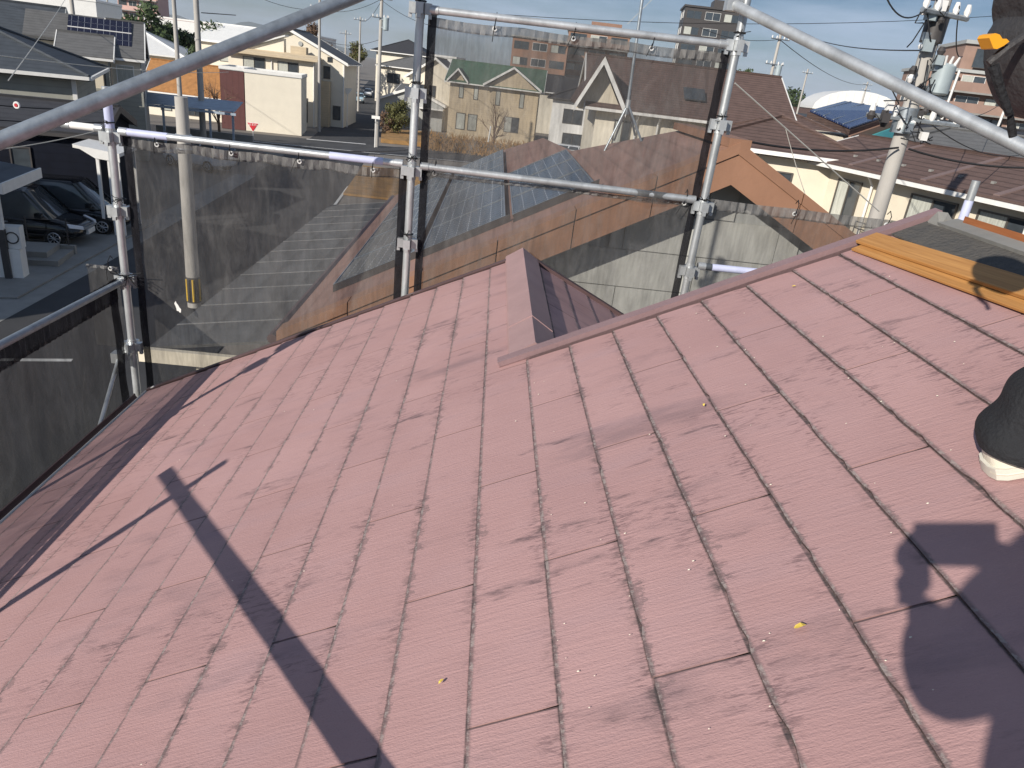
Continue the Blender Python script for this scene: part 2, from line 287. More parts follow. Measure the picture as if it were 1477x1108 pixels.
# ------------------------------------------------------------------ mesh helpers
def tag(o, label, cat, group=None):
    o['label'] = label; o['category'] = cat
    if group: o['group'] = group
    return o
def empty(name, loc=(0, 0, 0), rz=0.0):
    e = bpy.data.objects.new(name, None); col.objects.link(e); e.location = loc; e.rotation_euler = (0, 0, rz); e.empty_display_size = .2
    return e
def link(name, me, parent=None, matrix=None):
    o = bpy.data.objects.new(name, me); col.objects.link(o)
    if parent: o.parent = parent
    if matrix is not None: o.matrix_local = matrix
    return o
class MB:
    def __init__(s): s.v = []; s.f = []
    def add(s, vs, fs):
        n = len(s.v); s.v += [tuple(v) for v in vs]; s.f += [tuple(i + n for i in f) for f in fs]; return s
    def box(s, a, b):
        x0, y0, z0 = (min(a[i], b[i]) for i in range(3)); x1, y1, z1 = (max(a[i], b[i]) for i in range(3))
        return s.add([(x0, y0, z0), (x1, y0, z0), (x1, y1, z0), (x0, y1, z0), (x0, y0, z1), (x1, y0, z1), (x1, y1, z1), (x0, y1, z1)],
                     [(0, 3, 2, 1), (4, 5, 6, 7), (0, 1, 5, 4), (1, 2, 6, 5), (2, 3, 7, 6), (3, 0, 4, 7)])
    def prism(s, poly, off):
        """closed prism: polygon (3D points) pushed by vector off"""
        n = len(poly); off = Vector(off); p = [Vector(q) for q in poly]
        nn = Vector((0, 0, 0))
        for i in range(n): nn += p[i].cross(p[(i + 1) % n])
        if nn.dot(off) > 0: p.reverse()
        return s.add(p + [q + off for q in p], [tuple(range(n)), tuple(range(2 * n - 1, n - 1, -1))] + [(i, i + n, (i + 1) % n + n, (i + 1) % n) for i in range(n)])
    def tube(s, pts, r, n=12, cap=True):
        pts = [Vector(p) for p in pts]; k = len(pts); rr = r if isinstance(r, (list, tuple)) else [r] * k
        vs = []; prev = None
        for i, p in enumerate(pts):
            t = (pts[min(i + 1, k - 1)] - pts[max(i - 1, 0)]).normalized()
            if prev is None: a = t.orthogonal().normalized()
            else: a = (prev - t * prev.dot(t)).normalized()
            prev = a; b = t.cross(a)
            vs += [p + (a * math.cos(q * 2 * math.pi / n) + b * math.sin(q * 2 * math.pi / n)) * rr[i] for q in range(n)]
        fs = [(i * n + q, i * n + (q + 1) % n, (i + 1) * n + (q + 1) % n, (i + 1) * n + q) for i in range(k - 1) for q in range(n)]
        if cap: fs += [tuple(range(n - 1, -1, -1)), tuple(range((k - 1) * n, k * n))]
        return s.add(vs, fs)
    def ring(s, c, ax, r, t, n=14, q=6):
        c = Vector(c); ax = Vector(ax).normalized(); a = ax.orthogonal().normalized(); b = ax.cross(a); vs = []
        for i in range(n):
            d = a * math.cos(i * 2 * math.pi / n) + b * math.sin(i * 2 * math.pi / n)
            for j in range(q): vs.append(c + d * (r + t * math.cos(j * 2 * math.pi / q)) + ax * t * math.sin(j * 2 * math.pi / q))
        return s.add(vs, [(i * q + j, ((i + 1) % n) * q + j, ((i + 1) % n) * q + (j + 1) % q, i * q + (j + 1) % q) for i in range(n) for j in range(q)])
    def loft(s, rings, cap=True):
        n = len(rings[0]); vs = [p for r in rings for p in r]
        fs = [(i * n + q, i * n + (q + 1) % n, (i + 1) * n + (q + 1) % n, (i + 1) * n + q) for i in range(len(rings) - 1) for q in range(n)]
        if cap: fs += [tuple(range(n - 1, -1, -1)), tuple(range((len(rings) - 1) * n, len(rings) * n))]
        return s.add(vs, fs)
    def mesh(s, name, mt, smooth=False):
        me = bpy.data.meshes.new(name); me.from_pydata(s.v, [], s.f); me.materials.append(mt)
        if smooth:
            me.polygons.foreach_set('use_smooth', [True] * len(me.polygons)); me.set_sharp_from_angle(angle=R(40))
        me.update(); return me
    def build(s, name, mt, parent=None, smooth=False, matrix=None):
        return link(name, s.mesh(name, mt, smooth), parent, matrix)
def struct(o): o['kind'] = 'structure'; return o

# ------------------------------------------------------------------ ground, roads, hills
GY = R(15)                                          # turn of the street grid
def gdir(a): return Vector((-math.sin(a), math.cos(a), 0))
struct(MB().add([(-6000, -300, -.02), (6000, -300, -.02), (6000, 9000, -.02), (-6000, 9000, -.02)], [(0, 1, 2, 3)]).build('ground', M_EARTH))
def strip(name, pts, w, z, mt):
    vs = []
    for i, p in enumerate(pts):
        d = Vector(pts[min(i + 1, len(pts) - 1)]) - Vector(pts[max(i - 1, 0)]); n = Vector((d.y, -d.x, 0)).normalized() * w / 2
        vs += [Vector((p[0], p[1], z)) - n, Vector((p[0], p[1], z)) + n]
    return MB().add(vs, [(2 * i, 2 * i + 1, 2 * i + 3, 2 * i + 2) for i in range(len(pts) - 1)]).build(name, mt)
road_pts = [(-8.6, -40, 0), (-8.6, 5, 0), (-9.4, 22, 0), (-11.2, 45, 0), (-13.6, 70, 0), (-16.4, 92, 0), (-24.5, 150, 0), (-40, 260, 0)]
struct(strip('road', road_pts, 5.6, .004, M_ASPH))
struct(strip('cross_road', [(-90, 50, 0), (-40, 58, 0), (-22, 62.4, 0), (-10, 64.6, 0), (6, 67, 0), (60, 74, 0)], 6.4, .008, M_ASPH))
struct(strip('pavement', [(-12.0, -20, 0), (-12.0, 5, 0), (-12.75, 22, 0), (-14.3, 44, 0)], 1.15, .012, M_CONC))
struct(strip('road_line', [(-10.6, 15.3, 0), (-9.2, 15.65, 0)], .16, .012, M_PAINT))
struct(strip('road_line', [(-16.2, 66.3, 0), (-11.3, 67.6, 0)], .4, .014, M_PAINT))
struct(strip('road_line', [(-6.7, 24, 0), (-8.3, 44, 0)], .14, .014, M_PAINT))
struct(strip('kerb_line', [(-30, 58.2, 0), (-20, 60.2, 0), (-6, 62.4, 0), (3, 63.6, 0)], .2, .014, M_PAINT))
fc = MB().prism([(-12.6, 19.3, .02), (-17.5, 18.2, .02), (-19, 30, .02), (-13.4, 30, .02)], (0, 0, .05)).build('forecourt_paving', M_CONC); struct(fc)
lot = MB()
for (x0, y0, x1, y1) in ((-7.4, 41, -3.6, 53),):
    lot.prism([(x0 - .6, y0, 0), (x1, y0, 0), (x1 - 1.2, y1, 0), (x0 - 1.6, y1, 0)], (0, 0, .12))
struct(lot.build('dry_grass_lot', M_GRASSD))
struct(MB().prism([(-10.4, 70.5, 0), (-5, 71.2, 0), (-6.5, 84, 0), (-12, 82, 0)], (0, 0, .35)).build('dry_grass_bank', M_GRASSD))
# distant hills
def hills(name, y, x0, x1, h, seed):
    mb = MB(); n = 70
    for i in range(n):
        x = x0 + (x1 - x0) * i / (n - 1); e = math.sin(math.pi * i / (n - 1)) ** .6
        hh = h * e * (.55 + .6 * noise.fractal(Vector((x * .0016, seed, 0)), 1, 2, 5) * .7 + .3)
        mb.v += [(x, y - 500, 0), (x, y, max(hh, 1)), (x, y + 700, 0)]
    for i in range(n - 1):
        for k in (0, 1): mb.f.append((i * 3 + k, i * 3 + 3 + k, i * 3 + 4 + k, i * 3 + 1 + k))
    return struct(mb.build(name, M_HILL, smooth=True))
hills('hills', 7500, -6500, -900, 190, 3.0); hills('hills', 8200, -1800, 3200, 60, 9.0)

# ------------------------------------------------------------------ our house with its slate roof
SX = lambda V: V * CS + PD * SS                     # slope coordinate -> x
SZ = lambda V: ZR0 + TS * SX(V)
VE, VW, VM = -2.90, -0.235, 1.376                   # eave, wing ridge, main ridge
Y1, Y2, YB = 4.48, 2.735, -1.9                      # wing rake, main rake, back
XE, XW, XM = SX(VE), SX(VW), SX(VM)
ZW = ZR0 + TS * XW; ZM = ZR0 + TS * XM
house0 = empty('slate_roof_house'); tag(house0, 'house with faded pink slate roof in the foreground, enclosed by scaffolding', 'house')
Nn = Vector((-SS, 0, CS))
def RP(x, y, h=0): return Vector((x, y, ZR0 + TS * x)) + Nn * h
wallm = MB()
wallm.prism([(XE + .35, Y1 - .3, 0), (2 * XW - XE - .35, Y1 - .3, 0), (2 * XW - XE - .35, Y1 - .3, SZ(VE) - .1), (XW, Y1 - .3, ZW - .22), (XE + .35, Y1 - .3, SZ(VE) - .1)], (0, -6.0, 0))
wallm.prism([(XE + .35, Y2 - .3, 0), (2 * XM - XE - .35, Y2 - .3, 0), (2 * XM - XE - .35, Y2 - .3, SZ(VE) - .1), (XM, Y2 - .3, ZM - .22), (XE + .35, Y2 - .3, SZ(VE) - .1)], (0, -5.0, 0))
wallm.build('wall', M_IVORY, house0)
def quad_slab(pts, t): return MB().prism([Vector(p) for p in pts], Vector((0, 0, -t)))
def PL(x, y, d): return (x, y, ZR0 + TS * x - d)
roof_l = MB().prism([PL(XE, YB, .012), PL(XM, YB, .012), PL(XM, Y2, .012), PL(XW, Y2, .012), PL(XW, Y1, .012), PL(XE, Y1, .012)], (0, 0, -.09)).build('roof_deck', M_FELT, house0)
zr = lambda x, x0, z0: z0 - TS * (x - x0)
XR = 2 * XW - XE
roof_r = MB().prism([(XW, .6, ZW - .012), (XR, .6, zr(XR, XW, ZW) - .012), (XR, Y1 + .06, zr(XR, XW, ZW) - .012), (XW, Y1 + .06, ZW - .012)], (0, 0, -.09)).build('roof_deck', M_FELT, house0)
XR2 = 2 * XM - XE
roof_m = MB().prism([(XM, YB, ZM - .012), (XR2, YB, zr(XR2, XM, ZM) - .012), (XR2, Y2, zr(XR2, XM, ZM) - .012), (XM, Y2, ZM - .012)], (0, 0, -.09)).build('roof_deck', M_SLATEB, house0)
# slates: local x = -Y, local y = up the slope, local z = off the roof
def slate_mesh(length, width, seed, lx=0.0):
    rnd = random.Random(seed); n = 26; mb = MB(); T = .006
    prof = []
    a = rnd.uniform(-.0015, .0015)
    for i in range(n + 1):
        x = length * i / n
        w = noise.noise(Vector((x * 9 + seed * 13.1, seed, 0))) * .0024 + noise.noise(Vector((x * 40 + seed * 7.7, 2 * seed, 0))) * .0016
        chip = .005 if rnd.random() < .035 else 0
        prof.append((x, a + w + chip))
    rows = []
    for (x, e) in prof:
        h = T * 1.45 + noise.noise(Vector((x * 14, seed * 3.3, 1))) * .0012
        rows.append([(x, e + .0004, -.0005), (x, e, h * .35), (x, e + .0012, h), (x, e + .012, h * .98), (x, width * .6, T * 1.1), (x, width, T * .55)])
    for i in range(n + 1): mb.v += rows[i]
    for i in range(n):
        for k in range(5): mb.f.append((i * 6 + k, i * 6 + 6 + k, i * 6 + 7 + k, i * 6 + k + 1))
    mb.f.append(tuple(range(5, -1, -1))); mb.f.append(tuple(n * 6 + k for k in range(6)))
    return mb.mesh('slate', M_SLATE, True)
SLN = .86
full = [slate_mesh(SLN - .004, EXP + .012, s) for s in range(14)]
short = {}
def sl_matrix(x, y, flip=False):
    if not flip: mt = Matrix(((0, CS, -SS), (-1, 0, 0), (0, SS, CS))).to_4x4(); mt.translation = (x, y, ZR0 + TS * x)
    else: mt = Matrix(((0, -CS, SS), (1, 0, 0), (0, SS, CS))).to_4x4()
    return mt
def lay(k, u_end, u_off):
    """course k from u_end (far) back towards the camera"""
    V = (k - 6.4809) * EXP; x = SX(V); wdt = EXP + .012
    u = u_end; j = u_off
    nxt = j
    while nxt < u_end - .02: nxt += SLN
    nxt -= SLN
    while u > YB:
        L_ = u - nxt; rnd = random.Random(k * 31 + int(u * 97))
        me = full[rnd.randrange(14)] if abs(L_ - SLN) < .01 else slate_mesh(L_ - .004, wdt, k * 3 + 50)
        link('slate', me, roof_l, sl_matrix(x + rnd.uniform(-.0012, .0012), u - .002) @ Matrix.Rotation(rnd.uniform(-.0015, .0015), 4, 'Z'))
        u = nxt; nxt -= SLN
for k in range(-9, 14):
    off = .985 if k % 2 == 0 else 1.41
    lay(k, Y1 - .02 if (k < 5) else Y2 - .015, off - 4 * SLN)
for u0 in range(7): link('slate', slate_mesh(.9, .16, 90 + u0), roof_l, sl_matrix(SX(VE) - .012, Y1 - .02 - .905 * u0))
# far slope of the wing
for k in range(11):
    x = XW + .12 + k * EXP * CS; L0 = 2.2
    while x + .17 < XR and L0 > 0:
        mt = Matrix(((0, -CS, SS), (1, 0, 0), (0, SS, CS))).to_4x4()
        bx = x + EXP * CS
        mt.translation = (bx, 2.0 + (.43 if k % 2 else 0), zr(bx, XW, ZW))
        for q in range(3):
            y0 = mt.translation.y + q * SLN
            if y0 > Y1: continue
            ln = min(SLN, Y1 + .05 - y0)
            if ln < .05: continue
            me = full[(k * 3 + q) % 14] if ln > SLN - .01 else slate_mesh(ln - .004, EXP + .012, 70 + k)
            m2 = mt.copy(); m2.translation.y = y0; link('slate', me, roof_r, m2)
        break
# ridge cap of the wing (three lengths of folded metal)
for i, (ya, yb) in enumerate(((Y1 + .075, 3.82), (3.825, 3.15), (3.155, 2.80))):
    lift = .022 + .004 * (i % 2); w = .105
    mb = MB(); pr = [(XW - w, -TS * w + lift * .55), (XW - w + .004, -TS * w + lift + .006), (XW, lift + .022), (XW + w, -TS * w + lift + .006), (XW + w + .004, -TS * w + lift * .45)]
    mb.prism([(a, ya, ZW + b) for a, b in pr], (0, yb - ya, 0)).build('ridge_cap', M_CAP, house0)
# rake trims
def rake(name, xa, xb, y, mt, w, h, seg, dn=.09):
    n = max(1, int(round((xb - xa) / seg)))
    for i in range(n):
        a, b = xa + (xb - xa) * i / n, xa + (xb - xa) * (i + 1) / n + .012
        p = [RP(a, y - w, .012), RP(a, y - w, h), RP(a, y, h + .003), RP(a, y + .004, -dn)]
        MB().prism(p, RP(b, 0, .0012 * (i % 2)) - RP(a, 0)).build(name, mt, house0)
rake('rake_trim', XE - .02, XW - .10, Y1 + .018, M_CAPD, .03, .018, .62)
M_TRIM = mat('mauve_rake_metal', (.25, .165, .17), .45, 0, .12, 6, .1, 60)
rake('rake_trim', XW - .135, XM + .02, Y2 + .05, M_TRIM, .05, .032, 1.3, .12)
mb = MB(); a, b = XW + .10, XR
mb.prism([(a, Y1 + .02, zr(a, XW, ZW)), (a, Y1 + .02, zr(a, XW, ZW) + .03), (a, Y1 + .08, zr(a, XW, ZW) + .03), (a, Y1 + .085, zr(a, XW, ZW) - .1)], (b - a, 0, -TS * (b - a))).build('rake_trim', M_CAPD, house0)
# eave: white drip edge and dark gutter
MB().prism([RP(XE - .035, YB, .012), RP(XE - .022, YB, .016), RP(XE - .022, YB, -.05), RP(XE - .035, YB, -.05)], (0, Y1 - YB, 0)).build('drip_edge', M_WHITE, house0)
gm = MB(); gx, gz = XE - .075, SZ(VE) - .045
arc = [(gx + .052 * math.cos(t), gz + .05 * math.sin(t)) for t in [math.pi + i * math.pi / 8 for i in range(9)]]
arc = arc + [(gx + .044 * math.cos(t), gz + .043 * math.sin(t)) for t in [2 * math.pi - i * math.pi / 8 for i in range(9)]]
gm.prism([(x, YB, z) for x, z in arc], (0, Y1 - YB + .02, 0)).build('gutter', M_CAPD, house0, True)
# opened main ridge: felt strip, rubble mortar, ridge board
MB().prism([RP(XM - .15, YB, .019), RP(XM + .0, YB, .021), RP(XM + .0, Y2 - .02, .021), RP(XM - .15, Y2 - .02, .019)], (0, 0, -.006)).build('ridge_underlay', M_FELT, house0)
mb = MB()
mb.prism([RP(XM - .035, YB, .02), RP(XM - .035, YB, .034), (XM + .02, YB, ZM + .034), (XM + .02, YB, ZM)], (0, Y2 - .1 - YB, 0)); mb.build('ridge_batten', M_CONC, house0)
mb = MB(); mb.prism([(XM + .005, .6, ZM + .012), (XM + .005, .6, ZM + .052), (XM + .085, .6, ZM + .022), (XM + .085, .6, ZM - .018)], (0, Y2 - .16 - .6, 0)); mb.build('ridge_board', M_WOODR, house0)
mb = MB()
pts = [Vector((XM - .05 + random.uniform(0, .07), Y2 + random.uniform(-.12, -.02), ZM + random.uniform(-.015, .05))) for _ in range(16)]
import bmesh
bm = bmesh.new()
for p in pts: bm.verts.new(p)
bmesh.ops.convex_hull(bm, input=bm.verts); me = bpy.data.meshes.new('mortar_lump'); bm.to_mesh(me); bm.free(); me.materials.append(M_CONC); link('mortar_lump', me, house0)

# flakes of paint and a few leaves on the slates
fl = MB(); rnd = random.Random(5)
for _ in range(120):
    if rnd.random() < .6: x, y = rnd.uniform(.2, 1.6), rnd.uniform(.7, 2.6)
    else: x, y = rnd.uniform(-1.7, 1.2), rnd.uniform(.6, 4.3)
    if x > XW and y > Y2 - .05: continue
    c = RP(x, y, .0125); s_ = rnd.uniform(.0012, .0035); a = rnd.random() * 6.28
    e1 = Vector((CS, 0, SS)) * s_; e2 = Vector((0, 1, 0)) * s_
    fl.add([c + e1 * math.cos(a + q) + e2 * math.sin(a + q) * .6 for q in (0, 1.7, 3.3, 4.6)] + [c + Nn * .0015], [(0, 1, 4), (1, 2, 4), (2, 3, 4), (3, 0, 4)])
o = fl.build('paint_flakes', M_FLAKE, roof_l); o['kind'] = 'stuff'
for i, (px, py) in enumerate(((1156, 912), (1017, 590), (1146, 418), (640, 990))):
    c = AR(px, py) + Nn * .014; a = i * 1.3; r = .011 if i == 0 else .007
    e1 = Vector((CS, 0, SS)); e2 = Vector((0, 1, 0)); pr = [(1, 0, 0), (.3, .45, .3), (-.6, .35, .15), (-1, 0, 0), (-.5, -.4, .2), (.4, -.4, .35)]
    mb = MB(); vs = [c + (e1 * (p * math.cos(a) - q * math.sin(a)) + e2 * (p * math.sin(a) + q * math.cos(a))) * r + Nn * h * r for p, q, h in pr]
    mb.prism(vs, Nn * .0008)
    tag(mb.build('fallen_leaf', M_LEAFL), ('small yellow leaf lying on the pink slates above the photographer shadow', 'tiny dry leaf on the slates below the white stepped rake trim', 'dry yellow leaf on the slates below the pine boards', 'tiny pale leaf on the slates beside the long pole shadow')[i], 'leaf')
# pine boards laid on the roof
def plank(name, a, b, w, t, h, mt, label, twist=0.0):
    a, b = Vector(a), Vector(b); L_ = (b - a).length; d = (b - a).normalized()
    up = (Nn - d * Nn.dot(d)).normalized(); sd = d.cross(up)
    n = 8; rings = []
    for i in range(n + 1):
        p = Vector((0, L_ * i / n, math.sin(i / n * 3.1) * .004)); e = .002
        rings.append([p + Vector(q) for q in ((-w / 2, 0, e), (-w / 2 + e, 0, 0), (w / 2 - e, 0, 0), (w / 2, 0, e), (w / 2, 0, t - e), (w / 2 - e, 0, t), (-w / 2 + e, 0, t), (-w / 2, 0, t - e))])
    mtx = Matrix((sd, d, up)).transposed().to_4x4(); mtx.translation = a + up * h
    o = MB().loft(rings).build(name, mt, None, False, mtx); tag(o, label, 'board'); return o
pa, pb = AR(1243, 361), AR(1477, 446); pd = (pb - pa).normalized()
plank('pine_board', pa, pa + pd * 2.6, .076, .010, .012, M_WOOD, 'lower new pine board lying flat on the slates under a second board')
qa, qb = AR(1256, 355), AR(1477, 430); qd = (qb - qa).normalized()
plank('pine_board', qa - qd * .02, qa + qd * 2.5, .086, .013, .0235, M_WOOD, 'upper new pine board stacked on another board near the open ridge')

# ------------------------------------------------------------------ scaffolding
P_L = (-2.33, 4.68); P_M = (-.485, 4.62); P_R = (1.345, 4.56); P_R2 = (2.97, 4.5)
def bracket(x, y, z, par):
    """wedge bracket: collar with four U pockets"""
    mb = MB(); mb.tube([(x, y, z - .05), (x, y, z + .05)], .0285, 14)
    for dx, dy in ((1, 0), (-1, 0), (0, 1), (0, -1)):
        cx, cy = x + dx * .045, y + dy * .045; ox, oy = abs(dy) * .021 + abs(dx) * .019, abs(dx) * .021 + abs(dy) * .019
        mb.box((cx - ox, cy - oy, z - .028), (cx + ox, cy + oy, z + .03))
        mb.box((cx - ox * .5 + dx * .012, cy - oy * .5 + dy * .012, z - .05), (cx + ox * .5 + dx * .012, cy + oy * .5 + dy * .012, z - .027))
    mb.build('wedge_bracket', M_GALV, par)
def post(x, y, z0, z1, zs, label, sleeve=None):
    e = empty('scaffold_post', (0, 0, 0)); tag(e, label, 'scaffold post', 'scaffold posts round the house')
    MB().tube([(x, y, z0), (x, y, z1)], .0243, 20).build('pipe', M_GALV, e, True)
    for z in zs: bracket(x, y, z, e)
    if sleeve: MB().tube([(x, y, sleeve[0]), (x, y, sleeve[1])], .0262, 20).build('plastic_sleeve', M_SLEEVE, e, True)
    MB().box((x - .07, y - .07, z0 - .01), (x + .07, y + .07, z0)).build('base_plate', M_GALVD, e)
    return e
zs = [7.482 - .4505 * i for i in range(8)]
post(*P_L, 0.01, 6.86, [6.575, 6.125, 5.67, 5.2], 'galvanised corner scaffold post with lavender sleeve at its top, beside the eave end', (6.62, 6.80))
post(*P_M, 0.01, 8.4, zs[:6], 'tall galvanised scaffold post between the two net bays above the slate rake')
post(*P_R, 0.01, 8.0, [7.492, 7.06, 6.575, 6.16, 5.7], 'galvanised scaffold post behind the stepped rake of the main roof')
post(*P_R2, 0.01, 6.92, [6.3, 5.8], 'short scaffold post with lavender sleeve standing behind the open ridge', (6.66, 6.80))
post(-2.33, 2.95, 0.01, 6.9, [6.575, 6.125, 5.67], 'scaffold post beside the eave, next to the corner post')
post(-2.33, 1.16, 0.01, 6.50, [5.67], 'scaffold post beside the eave that carries the leaning timber')
def rail(a, b, label, mt=None, r=.0213, bands=()):
    e = empty('scaffold_rail'); tag(e, label, 'scaffold rail', 'scaffold rails')
    a, b = Vector(a), Vector(b); d = (b - a).normalized()
    MB().tube([a, b], r, 18).build('pipe', mt or M_GALV, e, True)
    for p, s_ in ((a, 1), (b, -1)): MB().tube([p, p + d * s_ * .05], r + .0035, 16).build('wedge_end', M_GALV, e, True)
    for (t0, t1, bm_) in bands: MB().tube([a.lerp(b, t0), a.lerp(b, t1)], r + .0015, 18).build('tape_band', bm_, e, True)
    return e
def ex(p, q, t): return (p[0] + (q[0] - p[0]) * t, p[1] + (q[1] - p[1]) * t)
def rail2(p, q, z0, z1, label, **k):
    a, b = ex(p, q, .03), ex(p, q, .97); return rail((a[0], a[1], z0), (b[0], b[1], z1), label, **k)
rail2(P_L, P_M, 6.612, 6.618, 'galvanised scaffold rail with lavender banded ends carrying the dusty net over the street', bands=((.0, .17, M_SLEEVE), (.74, .93, M_SLEEVE)))
rail2(P_M, P_R, 6.618, 6.61, 'middle galvanised scaffold rail between upper and lower net')
rail2(P_M, P_R, 7.482, 7.492, 'top galvanised scaffold rail above the upper net')
rail2(P_R, P_R2, 6.20, 6.22, 'low scaffold rail with blue end behind the stepped rake', bands=((.0, .06, M_SLATEB), (.06, .26, M_SLEEVE)))
rail((-2.33, 4.64, 5.672), (-2.33, 2.99, 5.695), 'scaffold rail above the side net along the eave', mt=M_GALVD)
rail((-2.33, 2.91, 5.695), (-2.33, 1.2, 5.71), 'further scaffold rail along the eave beside the photographer', mt=M_GALVD)
rail((-2.37, 4.68, 6.615), (-2.62, 4.69, 6.615), 'short white scaffold rail stub sticking out from the corner post', mt=M_WHITE)
def brace(name, a, b, label, r=.0243, mt=None):
    e = empty(name); tag(e, label, 'scaffold brace')
    MB().tube([a, b], r, 20).build('pipe', mt or M_GALV, e, True)
    for p in (a, b):
        p = Vector(p); MB().box(p - Vector((.04, .035, .035)), p + Vector((.04, .035, .035))).build('coupler', M_GALV, e)
    return e
b0, b1 = A(0, 203, 3.2), A(450, 20, 4.1); bd = (b1 - b0)
brace('scaffold_brace', b0 - bd * .45, b1 + bd * .6, 'thick grey diagonal scaffold pipe rising across the street houses', .0345, M_GALVD)
c0, c1 = A(1063, 9, 4.5), A(1477, 214, 3.0); cd = c1 - c0
brace('scaffold_brace', c0 - cd * .02, c1 + cd * 1.0, 'bright diagonal scaffold pipe descending from the post past the utility pole', .0285)
d0 = A(172, 515, 4.62); d1 = A(139, 632, 4.0)
brace('scaffold_brace', d0, d0.lerp(d1, 1.6), 'thin short diagonal pipe inside the side net below the corner post', .0135)
# leaning timber behind the photographer
e = empty('leaning_timber'); tag(e, 'reddish timber resting on the slates and the eave scaffold post', 'timber')
ta, tb = Vector((-2.565, 1.408, 6.273)), Vector((.45, .037, 6.273))
dv = (tb - ta).normalized(); sdv = dv.cross(LD).normalized()
wv = sdv * .026; hv = LD * .026
MB().prism([ta - wv - hv, ta + wv - hv, ta + wv + hv, ta - wv + hv], tb - ta).build('beam', M_WOODR, e)

# ------------------------------------------------------------------ nets
def net(a, b, zt, zb, label, seed, sag=.02, hem=.05, slack=.022, band_l=True, band_r=True, eyes=(.12, .38, .62, .88), lean=0.0, nx=150, nz=90, front=-1, drop=.05, nm=None):
    """mesh sheet hung between points a,b (xy), wrinkled, with ruffled hem, webbing, eyelets and ties"""
    e = empty('safety_net'); tag(e, label, 'safety net', 'scaffold safety nets')
    a = Vector((a[0], a[1], 0)); b = Vector((b[0], b[1], 0)); d = (b - a); W = d.length; d.normalize(); n = Vector((d.y, -d.x, 0)) * (-front)
    def P(t, z, off=0): 
        pull = sum(math.exp(-((t - q) * W / .12) ** 2) for q in eyes)
        return a + d * (W * t) + n * off + Vector((0, 0, z))
    mb = MB()
    for j in range(nz + 1):
        q = j / nz
        for i in range(nx + 1):
            t = i / nx; z = (zt - hem) + (zb - zt + hem) * q
            ztop = -sag * abs(math.sin(t * math.pi * (len(eyes) + .2))) * (1 - q) * .5
            w = slack * 1.7 * (noise.noise(Vector((t * W * 4.5 + seed, q * 1.1, seed))) * 1.3 + noise.noise(Vector((t * W * 13 + z * 2.2, z * 3.0, seed + 4))) * .5 + noise.noise(Vector((t * W * 2.2 - z * 3, z * 2.6, seed + 9))) * 1.0 + (.25 + .6 * q) * (abs(noise.noise(Vector((t * W * 17 - z * 4, z * 4.5, seed + 2)))) * .42 + noise.noise(Vector((t * W * 30 + z * 7, z * 6, seed + 6))) * .16))
            mb.v.append(P(t, z + ztop, w * (.35 + q) * min(1, 8 * t + .15) * min(1, 8 * (1 - t) + .15) + lean * q))
    for j in range(nz):
        for i in range(nx): k = j * (nx + 1) + i; mb.f.append((k, k + 1, k + nx + 2, k + nx + 1))
    mb.build('mesh_sheet', nm or M_NET, e, True)
    hm = MB(); m = int(W * 60)
    for i in range(m + 1):
        t = i / m; s_ = -sag * abs(math.sin(t * math.pi * (len(eyes) + .2)))
        for q, zz in enumerate((0, .4, 1.0, 1.2)):
            amp = .009 if q in (1, 2) else .004
            hm.v.append(P(t, zt + s_ * .5 - hem * zz, .006 * (1 if q < 3 else 0) + amp * math.sin(i * 1.9 + q * .6 + 2 * noise.noise(Vector((t * 9, seed, q)))) + amp * noise.noise(Vector((t * W * 25, q * .3, seed)))))
    for i in range(m):
        for q in range(3): k = i * 4 + q; hm.f.append((k, k + 4, k + 5, k + 1))
    hm.build('hem', M_BAND if nm else M_NETD, e, True)
    for flag, t0, t1 in ((band_l, 0.0, .028), (band_r, .972, 1.0)):
        if flag:
            bb = MB()
            for j in range(25):
                z = zt + .01 + (zb - zt) * j / 24; w = .006 * math.sin(j * 1.3 + seed)
                bb.v += [P(t0, z, .012 + w), P((t0 + t1) / 2, z, .018 - w), P(t1, z, .012 + w * .5)]
            for j in range(24):
                for q in (0, 1): k = j * 3 + q; bb.f.append((k, k + 1, k + 4, k + 3))
            bb.build('edge_webbing', M_BAND, e, True)
    for t in eyes:
        c = P(t, zt - hem * .55, .022 * 1.0); MB().ring(c, n, .0105, .0045).build('eyelet', M_EYE, e, True)
        tz = c.z + drop * .5
        MB().tube([c + Vector((0, 0, -.004)) - n * .0, c + n * .022 + Vector((0, 0, .02)), c + n * .028 + Vector((.003, 0, .055)), c + n * -.006 + Vector((.004, 0, .085)), c - n * .035 + Vector((.004, 0, .06))], .0028, 6).build('cable_tie', M_TIE, e, True)
        rr = random.Random(int(t * 1000) + int(seed * 10)); q = Vector((rr.uniform(-.05, .05), 0, -.03 - rr.random() * .04))
        MB().tube([c + n * .024 + Vector((0, 0, .03)), c + n * .045 + q * .3 + Vector((0, 0, .03)), c + n * .04 + q], .0022, 6).build('tie_tail', M_TIE, e, True)
    return e
NB = .065
def off(p, dy): return (p[0], p[1] + dy)
net(off(ex(P_L, P_M, .035), .03), off(ex(P_L, P_M, .985), .03), 6.585, 3.6, 'dusty grey net with white splash below the lavender banded rail', 1.3, .03, .05, .026)
net(off(ex(P_M, P_R, .025), .03), off(ex(P_M, P_R, .985), .03), 7.45, 6.56, 'upper grey net hung under the top rail in the taller bay', 4.1, .02, .045, .024, eyes=(.22, .48, .74))
net(off(ex(P_M, P_R, .03), .035), off(ex(P_M, P_R, .985), .035), 6.59, 3.6, 'lower grey net in the taller bay in front of the solar panel roof', 7.7, .02, .02, .026, eyes=(.05, .95))
